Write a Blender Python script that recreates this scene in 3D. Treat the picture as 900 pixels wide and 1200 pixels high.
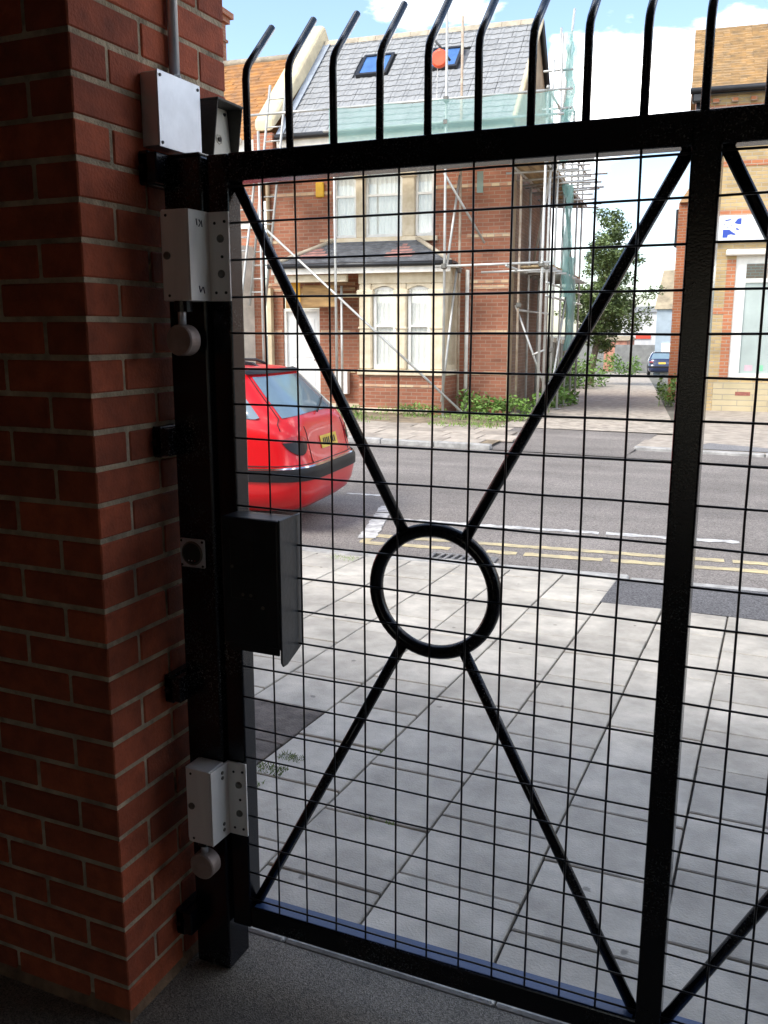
import bpy, bmesh, math, random
from mathutils import Vector, Matrix, noise
random.seed(7)
R = math.radians
scene = bpy.context.scene
col = scene.collection
for o in list(bpy.data.objects): bpy.data.objects.remove(o)

# ------------------------------------------------------------------ camera
YAW, PIT, ROLL, CAMH, FPX = 0.4121, 0.1984, 0.0012, 1.554, 1047.8
fw = Vector((-math.sin(YAW)*math.cos(PIT), math.cos(YAW)*math.cos(PIT), -math.sin(PIT)))
rt = Vector((math.cos(YAW), math.sin(YAW), 0)); up = rt.cross(fw)
r2 = math.cos(ROLL)*rt+math.sin(ROLL)*up; u2 = -math.sin(ROLL)*rt+math.cos(ROLL)*up
cd = bpy.data.cameras.new('camera'); cam = bpy.data.objects.new('camera', cd); col.objects.link(cam)
m = Matrix((r2, u2, -fw)).transposed().to_4x4(); m.translation = (0, 0, CAMH); cam.matrix_world = m
cd.sensor_fit = 'HORIZONTAL'; cd.sensor_width = 36; cd.lens = 36*FPX/900
cd.clip_start = .05; cd.clip_end = 3000
scene.camera = cam

# ------------------------------------------------------------------ world, sun, exposure
SUN_EL, SUN_AZ = R(50), R(212)         # azimuth of the sun, clockwise from +Y
EXPOSURE = 1.98
W = bpy.data.worlds.new('World'); scene.world = W; W.use_nodes = True
nt = W.node_tree; nt.nodes.clear()
def N(t, typ, **kw):
    n = t.nodes.new(typ)
    for k, v in kw.items(): setattr(n, k, v)
    return n
sky = N(nt, 'ShaderNodeTexSky', sky_type='NISHITA'); sky.sun_disc = False
sky.sun_elevation = SUN_EL; sky.sun_rotation = SUN_AZ; sky.air_density = 1.0; sky.dust_density = 1.0; sky.ozone_density = 1.0
tc = N(nt, 'ShaderNodeTexCoord')
mp = N(nt, 'ShaderNodeMapping'); mp.inputs['Scale'].default_value = (1, 1, 2.2); mp.inputs['Location'].default_value = (8.2, .3, 1.9)
nz = N(nt, 'ShaderNodeTexNoise'); nz.inputs['Scale'].default_value = 2.6; nz.inputs['Detail'].default_value = 8; nz.inputs['Roughness'].default_value = .55
rp = N(nt, 'ShaderNodeValToRGB'); rp.color_ramp.elements[0].position = .51; rp.color_ramp.elements[1].position = .65
mx = N(nt, 'ShaderNodeMix', data_type='RGBA')
mx.inputs[7].default_value = (13.0, 12.7, 12.2, 1)
bg = N(nt, 'ShaderNodeBackground'); bg.inputs['Strength'].default_value = .15
wo = N(nt, 'ShaderNodeOutputWorld')
nt.links.new(tc.outputs['Generated'], mp.inputs[0]); nt.links.new(mp.outputs[0], nz.inputs['Vector'])
sx = N(nt, 'ShaderNodeSeparateXYZ'); nt.links.new(tc.outputs['Generated'], sx.inputs[0])
el = N(nt, 'ShaderNodeMapRange'); el.inputs[1].default_value = .20; el.inputs[2].default_value = .60; el.inputs[3].default_value = .0; el.inputs[4].default_value = -.03; nt.links.new(sx.outputs['Z'], el.inputs[0])
sm = N(nt, 'ShaderNodeMath', operation='ADD'); nt.links.new(nz.outputs['Fac'], sm.inputs[0]); nt.links.new(el.outputs[0], sm.inputs[1])
nt.links.new(sm.outputs[0], rp.inputs[0]); nt.links.new(rp.outputs['Color'], mx.inputs[0])
dm = N(nt, 'ShaderNodeVectorMath', operation='SCALE'); dm.inputs['Scale'].default_value = .55
nt.links.new(sky.outputs[0], dm.inputs[0]); nt.links.new(dm.outputs[0], mx.inputs[6]); nt.links.new(mx.outputs[2], bg.inputs[0]); nt.links.new(bg.outputs[0], wo.inputs[0])
sl = bpy.data.lights.new('sun', 'SUN'); sl.energy = 1.0; sl.angle = R(26); sl.color = (1, .95, .87)
sun = bpy.data.objects.new('sun', sl); col.objects.link(sun)
sdir = Vector((math.sin(SUN_AZ)*math.cos(SUN_EL), math.cos(SUN_AZ)*math.cos(SUN_EL), math.sin(SUN_EL)))
sun.rotation_euler = sdir.to_track_quat('Z', 'Y').to_euler(); sun.location = (-6, -10, 20)
vs = scene.view_settings; vs.view_transform = 'Standard'; vs.look = 'None'; vs.exposure = EXPOSURE; vs.gamma = 1; vs.use_curve_mapping = False
scene.render.engine = 'CYCLES'; scene.cycles.max_bounces = 8; scene.cycles.transparent_max_bounces = 16
scene.render.resolution_x = 768; scene.render.resolution_y = 1024

# ------------------------------------------------------------------ materials
MATS = {}
def mat(name, c, rough=.8, var=.15, scale=6, c2=None, bump=0, bscale=60, metal=0, rnd=0, coat=0, spec=.5, emit=None, detail=6, stretch=None, alpha=1):
    if name in MATS: return MATS[name]
    M = bpy.data.materials.new(name); M.use_nodes = True; t = M.node_tree
    b = t.nodes['Principled BSDF']; L = t.links.new
    b.inputs['Roughness'].default_value = rough; b.inputs['Metallic'].default_value = metal
    b.inputs['Specular IOR Level'].default_value = spec
    b.inputs['Coat Weight'].default_value = coat; b.inputs['Coat Roughness'].default_value = .06
    tc = N(t, 'ShaderNodeTexCoord'); src = tc.outputs['Object']
    oi = N(t, 'ShaderNodeObjectInfo')
    ad = N(t, 'ShaderNodeVectorMath', operation='ADD'); ml = N(t, 'ShaderNodeMath', operation='MULTIPLY'); ml.inputs[1].default_value = 37 if rnd else 0
    L(oi.outputs['Random'], ml.inputs[0]); L(src, ad.inputs[0]); L(ml.outputs[0], ad.inputs[1]); src = ad.outputs[0]
    if stretch:
        mp = N(t, 'ShaderNodeMapping'); mp.inputs['Scale'].default_value = stretch; L(src, mp.inputs[0]); src = mp.outputs[0]
    nz = N(t, 'ShaderNodeTexNoise'); nz.inputs['Scale'].default_value = scale; nz.inputs['Detail'].default_value = detail; nz.inputs['Roughness'].default_value = .6
    L(src, nz.inputs['Vector'])
    mix = N(t, 'ShaderNodeMix', data_type='RGBA')
    d = c2 or tuple(x*(1-var*1.6) for x in c); h = c if c2 else tuple(x*(1+var) for x in c)
    mix.inputs[6].default_value = (*d, 1); mix.inputs[7].default_value = (*h, 1)
    rr = N(t, 'ShaderNodeValToRGB'); rr.color_ramp.elements[0].position = .32; rr.color_ramp.elements[1].position = .68
    L(nz.outputs['Fac'], rr.inputs[0]); L(rr.outputs['Color'], mix.inputs[0]); out = mix.outputs[2]
    if rnd:
        hs = N(t, 'ShaderNodeHueSaturation'); ma = N(t, 'ShaderNodeMapRange'); ma.inputs[3].default_value = 1-rnd; ma.inputs[4].default_value = 1+rnd
        L(oi.outputs['Random'], ma.inputs[0]); L(ma.outputs[0], hs.inputs['Value']); L(out, hs.inputs['Color']); out = hs.outputs[0]
    L(out, b.inputs['Base Color'])
    if bump:
        n2 = N(t, 'ShaderNodeTexNoise'); n2.inputs['Scale'].default_value = bscale; n2.inputs['Detail'].default_value = 5; L(src, n2.inputs['Vector'])
        bp = N(t, 'ShaderNodeBump'); bp.inputs['Strength'].default_value = bump; bp.inputs['Distance'].default_value = .01; L(n2.outputs['Fac'], bp.inputs['Height']); L(bp.outputs[0], b.inputs['Normal'])
    if emit: b.inputs['Emission Color'].default_value = (*emit, 1); b.inputs['Emission Strength'].default_value = 1
    if alpha < 1: b.inputs['Alpha'].default_value = alpha
    MATS[name] = M; return M

def brickmat(name, a, b_, mortar, bw=.225, bh=.075, ms=.008, bias=0., stain=.25):
    """brick courses on walls of any heading: runs along the wall with z up"""
    M = bpy.data.materials.new(name); M.use_nodes = True; t = M.node_tree; L = t.links.new; b = t.nodes['Principled BSDF']
    b.inputs['Roughness'].default_value = .85
    tc = N(t, 'ShaderNodeTexCoord'); sp = N(t, 'ShaderNodeSeparateXYZ'); L(tc.outputs['Object'], sp.inputs[0])
    sn = N(t, 'ShaderNodeSeparateXYZ'); L(tc.outputs['Normal'], sn.inputs[0])
    ab = N(t, 'ShaderNodeMath', operation='ABSOLUTE'); L(sn.outputs['X'], ab.inputs[0])
    gt = N(t, 'ShaderNodeMath', operation='GREATER_THAN'); L(ab.outputs[0], gt.inputs[0]); gt.inputs[1].default_value = .7
    mx = N(t, 'ShaderNodeMix'); L(gt.outputs[0], mx.inputs[0]); L(sp.outputs['X'], mx.inputs[2]); L(sp.outputs['Y'], mx.inputs[3])
    cb = N(t, 'ShaderNodeCombineXYZ'); L(mx.outputs[0], cb.inputs[0]); L(sp.outputs['Z'], cb.inputs[1])
    br = N(t, 'ShaderNodeTexBrick'); L(cb.outputs[0], br.inputs['Vector'])
    br.inputs['Scale'].default_value = 1; br.inputs['Brick Width'].default_value = bw; br.inputs['Row Height'].default_value = bh
    br.inputs['Mortar Size'].default_value = ms; br.inputs['Mortar Smooth'].default_value = .2; br.inputs['Bias'].default_value = bias
    br.inputs['Color1'].default_value = (*a, 1); br.inputs['Color2'].default_value = (*b_, 1); br.inputs['Mortar'].default_value = (*mortar, 1)
    nz = N(t, 'ShaderNodeTexNoise'); nz.inputs['Scale'].default_value = 1.3; nz.inputs['Detail'].default_value = 8; L(tc.outputs['Object'], nz.inputs['Vector'])
    rr = N(t, 'ShaderNodeMapRange'); rr.inputs[1].default_value = .3; rr.inputs[2].default_value = .7; rr.inputs[3].default_value = 1-stain; rr.inputs[4].default_value = 1+stain*.6; L(nz.outputs['Fac'], rr.inputs[0])
    hs = N(t, 'ShaderNodeHueSaturation'); L(rr.outputs[0], hs.inputs['Value']); L(br.outputs['Color'], hs.inputs['Color']); L(hs.outputs[0], b.inputs['Base Color'])
    bp = N(t, 'ShaderNodeBump'); bp.invert = True; bp.inputs['Distance'].default_value = .008; bp.inputs['Strength'].default_value = .7; L(br.outputs['Fac'], bp.inputs['Height']); L(bp.outputs[0], b.inputs['Normal'])
    MATS[name] = M; return M

def glassmat(name, c=(.03, .035, .04), rough=.03):
    M = mat(name, c, rough, .1, 2, spec=.9, coat=.6); return M

mat('brick', (.37, .078, .03), .8, .20, 22, bump=.28, bscale=160, rnd=.27)
mat('mortar', (.50, .41, .285), .95, .30, 16, bump=.7, bscale=140)
mat('mortar_dirty', (.24, .15, .09), .95, .4, 12, bump=.8, bscale=60)
mat('gate_paint', (.004, .0045, .008), .22, .25, 30, bump=.05, bscale=240, spec=.34, coat=0)
def specks(M):
    t = M.node_tree; b = t.nodes['Principled BSDF']; L = t.links.new; src = b.inputs['Base Color'].links[0].from_socket; tc = N(t, 'ShaderNodeTexCoord')
    n1 = N(t, 'ShaderNodeTexNoise'); n1.inputs['Scale'].default_value = 260; n1.inputs['Detail'].default_value = 3; L(tc.outputs['Object'], n1.inputs['Vector'])
    n2 = N(t, 'ShaderNodeTexNoise'); n2.inputs['Scale'].default_value = 4.5; n2.inputs['Detail'].default_value = 4; L(tc.outputs['Object'], n2.inputs['Vector'])
    r1 = N(t, 'ShaderNodeMapRange'); r1.inputs[1].default_value = .56; r1.inputs[2].default_value = .70; L(n1.outputs['Fac'], r1.inputs[0])
    r2_ = N(t, 'ShaderNodeMapRange'); r2_.inputs[1].default_value = .48; r2_.inputs[2].default_value = .66; L(n2.outputs['Fac'], r2_.inputs[0])
    mu = N(t, 'ShaderNodeMath', operation='MULTIPLY'); L(r1.outputs[0], mu.inputs[0]); L(r2_.outputs[0], mu.inputs[1])
    mx = N(t, 'ShaderNodeMix', data_type='RGBA'); L(mu.outputs[0], mx.inputs[0]); L(src, mx.inputs[6]); mx.inputs[7].default_value = (.17, .17, .16, 1); L(mx.outputs[2], b.inputs['Base Color'])
specks(MATS['gate_paint'])
mat('rail_top_blue', (.035, .075, .19), .4, .35, 14, c2=(.05, .085, .17), spec=.5, bump=.1, bscale=120)
mat('gate_wire', (.006, .006, .008), .35, .2, 30)
mat('alu', (.78, .76, .73), .42, .05, 30, metal=.12, bump=.03, bscale=300, stretch=(1, 1, .1))
mat('galv', (.64, .66, .69), .36, .07, 18, metal=.6, bump=.02, bscale=140)
mat('bolt', (.16, .15, .13), .4, .2, 60, metal=.6)
mat('screw', (.03, .03, .03), .5, .2, 60, metal=.5)
mat('knob', (.33, .26, .23), .5, .15, 30, metal=.2)
mat('hood_grey', (.055, .052, .045), .6, .15, 30, bump=.2, bscale=300)
mat('panel_cream', (.78, .72, .60), .6, .1, 10)
mat('shroud', (.012, .013, .016), .35, .3, 20, bump=.1, bscale=60)
mat('shroud_side', (.035, .042, .05), .42, .2, 20, bump=.1, bscale=80)
mat('ink', (.02, .02, .05), .6, .1, 30)
mat('red_led', (.4, .02, .02), .4, .1, 30)
def asphalt(name, c, grain=.5, patch=.2, gs=260, crack=0):
    M = bpy.data.materials.new(name); M.use_nodes = True; t = M.node_tree; L = t.links.new; b = t.nodes['Principled BSDF']; b.inputs['Roughness'].default_value = .9; b.inputs['Specular IOR Level'].default_value = .3
    tc = N(t, 'ShaderNodeTexCoord'); P = tc.outputs['Object']
    vo = N(t, 'ShaderNodeTexVoronoi'); vo.inputs['Scale'].default_value = gs; L(P, vo.inputs['Vector'])
    g = N(t, 'ShaderNodeSeparateColor'); L(vo.outputs['Color'], g.inputs[0])
    mr = N(t, 'ShaderNodeMapRange'); mr.inputs[3].default_value = 1-grain; mr.inputs[4].default_value = 1+grain; L(g.outputs[0], mr.inputs[0])
    n1 = N(t, 'ShaderNodeTexNoise'); n1.inputs['Scale'].default_value = 1.1; n1.inputs['Detail'].default_value = 9; n1.inputs['Roughness'].default_value = .65; L(P, n1.inputs['Vector'])
    m1 = N(t, 'ShaderNodeMapRange'); m1.inputs[1].default_value = .3; m1.inputs[2].default_value = .7; m1.inputs[3].default_value = 1-patch; m1.inputs[4].default_value = 1+patch; L(n1.outputs['Fac'], m1.inputs[0])
    mu = N(t, 'ShaderNodeMath', operation='MULTIPLY'); L(mr.outputs[0], mu.inputs[0]); L(m1.outputs[0], mu.inputs[1])
    mp = N(t, 'ShaderNodeMapping'); mp.inputs['Scale'].default_value = (.12, 1.6, 1); mp.inputs['Rotation'].default_value = (0, 0, R(-4)); L(P, mp.inputs[0])
    n3 = N(t, 'ShaderNodeTexNoise'); n3.inputs['Scale'].default_value = 1.2; n3.inputs['Detail'].default_value = 6; L(mp.outputs[0], n3.inputs['Vector'])
    m3 = N(t, 'ShaderNodeMapRange'); m3.inputs[1].default_value = .3; m3.inputs[2].default_value = .7; m3.inputs[3].default_value = 1-crack; m3.inputs[4].default_value = 1+crack; L(n3.outputs['Fac'], m3.inputs[0])
    m4 = N(t, 'ShaderNodeMath', operation='MULTIPLY'); L(mu.outputs[0], m4.inputs[0]); L(m3.outputs[0], m4.inputs[1]); mu = m4
    hs = N(t, 'ShaderNodeHueSaturation'); hs.inputs['Color'].default_value = (*c, 1); L(mu.outputs[0], hs.inputs['Value']); L(hs.outputs[0], b.inputs['Base Color'])
    bp = N(t, 'ShaderNodeBump'); bp.inputs['Strength'].default_value = .6; bp.inputs['Distance'].default_value = .003; L(vo.outputs['Distance'], bp.inputs['Height']); L(bp.outputs[0], b.inputs['Normal'])
    MATS[name] = M
asphalt('asphalt_dark', (.19, .172, .145), .5, .35, 330)
asphalt('asphalt_road', (.185, .166, .150), .45, .16, 120, .20)
asphalt('asphalt_patch', (.105, .102, .104), .5, .18, 130)
asphalt('asphalt_pale', (.19, .185, .185), .35, .18, 110)
mat('joint_dirt', (.085, .075, .06), .98, .4, 20, bump=.5, bscale=90)
mat('slab', (.45, .415, .355), .88, .13, 7, bump=.3, bscale=150, rnd=.11)
def gum(M):
    """dark trodden gum spots and faint stains over the slab colour"""
    t = M.node_tree; b = t.nodes['Principled BSDF']; L = t.links.new; src = b.inputs['Base Color'].links[0].from_socket
    tc = N(t, 'ShaderNodeTexCoord'); oi = N(t, 'ShaderNodeObjectInfo'); ad = N(t, 'ShaderNodeVectorMath', operation='ADD'); L(tc.outputs['Object'], ad.inputs[0]); L(oi.outputs['Location'], ad.inputs[1])
    nz = N(t, 'ShaderNodeTexNoise'); nz.inputs['Scale'].default_value = 40; L(ad.outputs[0], nz.inputs['Vector'])
    mv = N(t, 'ShaderNodeMix', data_type='RGBA'); mv.inputs[0].default_value = .03; L(ad.outputs[0], mv.inputs[6]); L(nz.outputs['Color'], mv.inputs[7])
    vo = N(t, 'ShaderNodeTexVoronoi'); vo.inputs['Scale'].default_value = 5.5; L(mv.outputs[2], vo.inputs['Vector'])
    r1 = N(t, 'ShaderNodeMapRange'); r1.inputs[1].default_value = .045; r1.inputs[2].default_value = .075; r1.inputs[3].default_value = .55; r1.inputs[4].default_value = 1; L(vo.outputs['Distance'], r1.inputs[0])
    n2 = N(t, 'ShaderNodeTexNoise'); n2.inputs['Scale'].default_value = 1.6; n2.inputs['Detail'].default_value = 10; n2.inputs['Roughness'].default_value = .7; L(ad.outputs[0], n2.inputs['Vector'])
    r2_ = N(t, 'ShaderNodeMapRange'); r2_.inputs[1].default_value = .35; r2_.inputs[2].default_value = .65; r2_.inputs[3].default_value = .74; r2_.inputs[4].default_value = 1.08; L(n2.outputs['Fac'], r2_.inputs[0])
    mu = N(t, 'ShaderNodeMath', operation='MULTIPLY'); L(r1.outputs[0], mu.inputs[0]); L(r2_.outputs[0], mu.inputs[1])
    hs = N(t, 'ShaderNodeHueSaturation'); L(src, hs.inputs['Color']); L(mu.outputs[0], hs.inputs['Value']); L(hs.outputs[0], b.inputs['Base Color'])
gum(MATS['slab'])
mat('slab_far', (.36, .31, .255), .9, .2, 5, bump=.3, bscale=60, rnd=.18)
mat('slab_brown', (.12, .10, .085), .92, .3, 14, bump=.5, bscale=120, rnd=.12)
mat('kerb', (.34, .33, .31), .88, .22, 9, bump=.4, bscale=80, rnd=.1)
mat('threshold', (.46, .45, .42), .9, .25, 14, bump=.4, bscale=90, rnd=.06)
mat('yellow_paint', (.56, .46, .25), .8, .2, 9, c2=(.30, .26, .18), bump=.4, bscale=110)
mat('white_paint', (.66, .65, .62), .8, .2, 11, c2=(.25, .24, .23), bump=.4, bscale=110)
mat('iron', (.26, .25, .24), .6, .3, 30, metal=.5, bump=.3, bscale=120)
mat('hole', (.006, .006, .006), .95, .1, 5)
mat('soil', (.22, .17, .11), .98, .35, 5, bump=.8, bscale=40)
mat('gravel', (.38, .33, .27), .98, .28, 7, bump=.9, bscale=30)
mat('earth', (.14, .13, .10), .98, .3, .6)
mat('grass', (.17, .26, .055), .8, .35, 3, rnd=.15)
mat('leaf', (.14, .25, .045), .65, .4, 3, rnd=.12)
mat('tree_leaf', (.15, .20, .06), .6, .4, 1.2, c2=(.07, .11, .03))
mat('bark', (.16, .12, .085), .95, .3, 9, bump=.7, bscale=40)
mat('red_paint', (.60, .006, .010), .3, .05, 3, coat=.35, spec=.35)
mat('car_trim', (.010, .010, .012), .5, .2, 20, spec=.3)
mat('chrome', (.6, .6, .6), .15, .05, 5, metal=1)
mat('tyre', (.015, .015, .015), .85, .2, 30, bump=.3)
mat('rim', (.45, .45, .46), .3, .1, 8, metal=.8)
mat('lamp_red', (.42, .010, .012), .2, .1, 5, coat=.4)
mat('lamp_dark', (.012, .007, .008), .3, .2, 12, coat=.15, spec=.3)
mat('plate_yellow', (.68, .46, .05), .5, .08, 8)
mat('blue_paint', (.015, .025, .07), .25, .1, 2, coat=.8)
glassmat('car_glass', (.16, .23, .27), .02)
def clearglass(name, tint=(.98, .99, .98)):
    M = bpy.data.materials.new(name); M.use_nodes = True; t = M.node_tree; t.nodes.remove(t.nodes['Principled BSDF'])
    g = N(t, 'ShaderNodeBsdfGlossy'); g.inputs['Roughness'].default_value = .02; tr = N(t, 'ShaderNodeBsdfTransparent'); tr.inputs[0].default_value = (*tint, 1)
    lw = N(t, 'ShaderNodeLayerWeight'); pw = N(t, 'ShaderNodeMath', operation='POWER'); pw.inputs[1].default_value = 4; t.links.new(lw.outputs['Facing'], pw.inputs[0])
    fr = N(t, 'ShaderNodeMapRange'); fr.inputs[3].default_value = .07; fr.inputs[4].default_value = .8; t.links.new(pw.outputs[0], fr.inputs[0]); mx = N(t, 'ShaderNodeMixShader')
    t.links.new(fr.outputs[0], mx.inputs[0]); t.links.new(tr.outputs[0], mx.inputs[1]); t.links.new(g.outputs[0], mx.inputs[2]); t.links.new(mx.outputs[0], t.nodes['Material Output'].inputs[0]); MATS[name] = M
clearglass('window_glass')
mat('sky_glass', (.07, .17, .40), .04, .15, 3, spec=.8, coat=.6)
mat('frosted', (.40, .46, .43), .25, .1, 1.2, spec=.6)
mat('curtain', (.80, .79, .75), .9, .1, 30, stretch=(9, 9, .4))
mat('white_frame', (.78, .76, .70), .5, .08, 6)
mat('stone_cream', (.70, .61, .45), .85, .18, 5, bump=.25, bscale=30, c2=(.54, .44, .29))
mat('render_cream', (.66, .55, .36), .9, .12, 3, bump=.2, bscale=30)
mat('render_tan', (.36, .27, .17), .9, .18, 3, bump=.2, bscale=30)
mat('tile_grey', (.27, .272, .27), .75, .10, 5, bump=.2, bscale=60, rnd=.045)
mat('slate', (.10, .105, .115), .6, .3, 6, rnd=.1)
mat('slate_pink', (.34, .17, .145), .7, .25, 8)
mat('tile_orange', (.44, .20, .055), .9, .35, 3.4, c2=(.22, .12, .06), bump=.3, bscale=40)
mat('tile_tan', (.42, .25, .10), .9, .3, 4.5, c2=(.22, .15, .08), bump=.3, bscale=40)
mat('ridge_tile', (.42, .36, .27), .9, .2, 4)
mat('lead', (.30, .34, .40), .5, .2, 4)
mat('gutter', (.012, .012, .014), .4, .2, 8)
mat('fascia', (.70, .66, .58), .7, .12, 4)
mat('pole', (.56, .56, .53), .42, .15, 3, metal=.35, c2=(.36, .35, .32))
mat('pole_rust', (.50, .42, .33), .6, .25, 5, c2=(.28, .19, .12))
mat('board', (.40, .29, .16), .9, .3, 3, stretch=(.3, 3, 3))
mat('ply', (.42, .25, .10), .85, .25, 4, stretch=(.5, 3, 3))
mat('door_white', (.78, .77, .74), .5, .05, 4)
mat('yellow_board', (.75, .38, .03), .6, .1, 6)
mat('alarm_yellow', (.78, .45, .03), .5, .08, 6)
mat('orange_plastic', (.72, .10, .035), .45, .15, 6)
mat('sign_white', (.78, .80, .82), .35, .03, 3)
mat('sign_blue', (.02, .06, .38), .4, .05, 4)
mat('print_pink', (.58, .42, .46), .6, .1, 5); mat('print_green', (.20, .50, .30), .6, .1, 5); mat('print_grey', (.38, .42, .41), .6, .1, 5); mat('print_red', (.30, .10, .07), .6, .2, 20)
mat('pale_wall', (.56, .56, .55), .8, .08, 2); mat('blue_wall', (.34, .40, .44), .8, .1, 2); mat('tan_roof', (.32, .26, .17), .9, .2, 2)
mat('pink_wall', (.48, .22, .15), .85, .2, 2); mat('grey_wall', (.22, .22, .21), .9, .2, 2); mat('red_sign', (.60, .06, .03), .6, .1, 3)
mat('fence_concrete', (.22, .19, .15), .95, .3, 3, bump=.3, bscale=30)
mat('ceiling_paint', (.35, .32, .28), .9, .1, 2); mat('stone_band', (.66, .55, .36), .85, .2, 6, c2=(.40, .27, .18))
brickmat('passage_brick', (.34, .09, .04), (.28, .07, .035), (.42, .34, .24), ms=.01)
brickmat('house_brick', (.37, .14, .075), (.27, .095, .05), (.34, .22, .15), stain=.35)
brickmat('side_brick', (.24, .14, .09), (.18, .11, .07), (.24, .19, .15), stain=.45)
brickmat('band_brick', (.62, .48, .29), (.46, .22, .13), (.42, .32, .24), bw=.16, stain=.2)
brickmat('yellow_brick', (.50, .36, .17), (.38, .27, .13), (.40, .34, .25), stain=.28)
brickmat('orange_brick', (.46, .17, .07), (.38, .13, .06), (.40, .30, .22), stain=.22)
brickmat('plinth_brick', (.50, .41, .25), (.44, .37, .22), (.34, .30, .22), bw=.6, bh=.12, stain=.15)
# teal debris netting: a woven sheet that lets part of the light through
tn = bpy.data.materials.new('netting'); tn.use_nodes = True; t_ = tn.node_tree; b_ = t_.nodes['Principled BSDF']
b_.inputs['Base Color'].default_value = (.38, .60, .56, 1); b_.inputs['Roughness'].default_value = .8
tr_ = N(t_, 'ShaderNodeBsdfTransparent'); tl_ = N(t_, 'ShaderNodeBsdfTranslucent'); tl_.inputs[0].default_value = (.16, .52, .47, 1)
m1_ = N(t_, 'ShaderNodeMixShader'); m1_.inputs[0].default_value = .4; m2_ = N(t_, 'ShaderNodeMixShader'); m2_.inputs[0].default_value = .52
t_.links.new(b_.outputs[0], m1_.inputs[1]); t_.links.new(tl_.outputs[0], m1_.inputs[2]); t_.links.new(m1_.outputs[0], m2_.inputs[1]); t_.links.new(tr_.outputs[0], m2_.inputs[2])
t_.links.new(m2_.outputs[0], t_.nodes['Material Output'].inputs[0]); MATS['netting'] = tn

# ------------------------------------------------------------------ builders
WM = {}
def tag(o, label=None, cat=None, group=None, kind=None):
    if label: o['label'] = label
    if cat: o['category'] = cat
    if group: o['group'] = group
    if kind: o['kind'] = kind
    return o
def thing(name, loc=(0, 0, 0), rz=0, label=None, cat=None, group=None):
    o = bpy.data.objects.new(name, None); o.empty_display_size = .1; col.objects.link(o)
    o.location = loc; o.rotation_euler = (0, 0, rz)
    WM[o.name] = Matrix.Translation(loc) @ Matrix.Rotation(rz, 4, 'Z')
    return tag(o, label, cat, group)
def link(me, name, m, parent=None, world=True, smooth=False):
    if parent is not None and world and parent.name in WM: me.transform(WM[parent.name].inverted())
    o = bpy.data.objects.new(name, me); col.objects.link(o)
    if m: me.materials.append(MATS[m])
    if parent is not None:
        o.parent = parent
        if parent.name in WM: WM[o.name] = WM[parent.name]
    if smooth:
        for p in me.polygons: p.use_smooth = True
    return o
class MB:
    def __init__(s): s.v = []; s.f = []
    def add(s, vs, fs):
        n = len(s.v); s.v += [tuple(v) for v in vs]; s.f += [tuple(i+n for i in f) for f in fs]; return s
    def box(s, x0, x1, y0, y1, z0, z1):
        return s.add([(x0, y0, z0), (x1, y0, z0), (x1, y1, z0), (x0, y1, z0), (x0, y0, z1), (x1, y0, z1), (x1, y1, z1), (x0, y1, z1)],
                     [(3, 2, 1, 0), (4, 5, 6, 7), (0, 1, 5, 4), (1, 2, 6, 5), (2, 3, 7, 6), (3, 0, 4, 7)])
    def tube(s, pts, r, n=8, closed=False, cap=True):
        pts = [Vector(p) for p in pts]; k = len(pts); rr = r if isinstance(r, (list, tuple)) else [r]*k
        vs = []; prev = None
        for i, p in enumerate(pts):
            if closed: d = pts[(i+1) % k]-pts[i-1]
            else: d = pts[min(i+1, k-1)]-pts[max(i-1, 0)]
            d.normalize()
            if prev is None:
                a = d.cross(Vector((0, 0, 1)))
                if a.length < .1: a = d.cross(Vector((1, 0, 0)))
            else: a = prev-d*prev.dot(d)
            a.normalize(); prev = a; b = d.cross(a)
            for j in range(n):
                t = 2*math.pi*(j+.5)/n; vs.append(p+(a*math.cos(t)+b*math.sin(t))*rr[i])
        fs = []
        for i in range(k if closed else k-1):
            for j in range(n):
                i2 = (i+1) % k; fs.append((i*n+j, i*n+(j+1) % n, i2*n+(j+1) % n, i2*n+j))
        if cap and not closed: fs += [tuple(range(n))[::-1], tuple((k-1)*n+j for j in range(n))]
        return s.add(vs, fs)
    def prism(s, poly, axis, a, b):
        """poly in the two other axes, extruded along axis from a to b"""
        def P(q, h):
            return {'x': (h, q[0], q[1]), 'y': (q[0], h, q[1]), 'z': (q[0], q[1], h)}[axis]
        n = len(poly); vs = [P(q, a) for q in poly]+[P(q, b) for q in poly]
        fs = [tuple(range(n))[::-1], tuple(range(n, 2*n))]+[(i, (i+1) % n, n+(i+1) % n, n+i) for i in range(n)]
        return s.add(vs, fs)
    def quad(s, *p): return s.add(p, [tuple(range(len(p)))])
    def mesh(s, bevel=0, seg=1, fix=True):
        me = bpy.data.meshes.new('mesh'); me.from_pydata(s.v, [], s.f)
        if fix or bevel:
            bm = bmesh.new(); bm.from_mesh(me)
            if fix: bmesh.ops.recalc_face_normals(bm, faces=bm.faces)
            if bevel:
                es = [e for e in bm.edges if len(e.link_faces) == 2 and e.calc_face_angle(0) > .5]
                bmesh.ops.bevel(bm, geom=es, offset=bevel, segments=seg, profile=.5, affect='EDGES', clamp_overlap=True)
            bm.to_mesh(me); bm.free()
        return me
    def build(s, name, m, parent=None, bevel=0, seg=1, smooth=False, world=True):
        return link(s.mesh(bevel, seg), name, m, parent, world, smooth)
def box(name, m, parent, x0, x1, y0, y1, z0, z1, bevel=0, world=True, seg=1):
    return MB().box(x0, x1, y0, y1, z0, z1).build(name, m, parent, bevel, seg, world=world)
def tube(name, m, parent, pts, r, n=8, world=True, closed=False):
    return MB().tube(pts, r, n, closed).build(name, m, parent, smooth=True, world=world)
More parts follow.
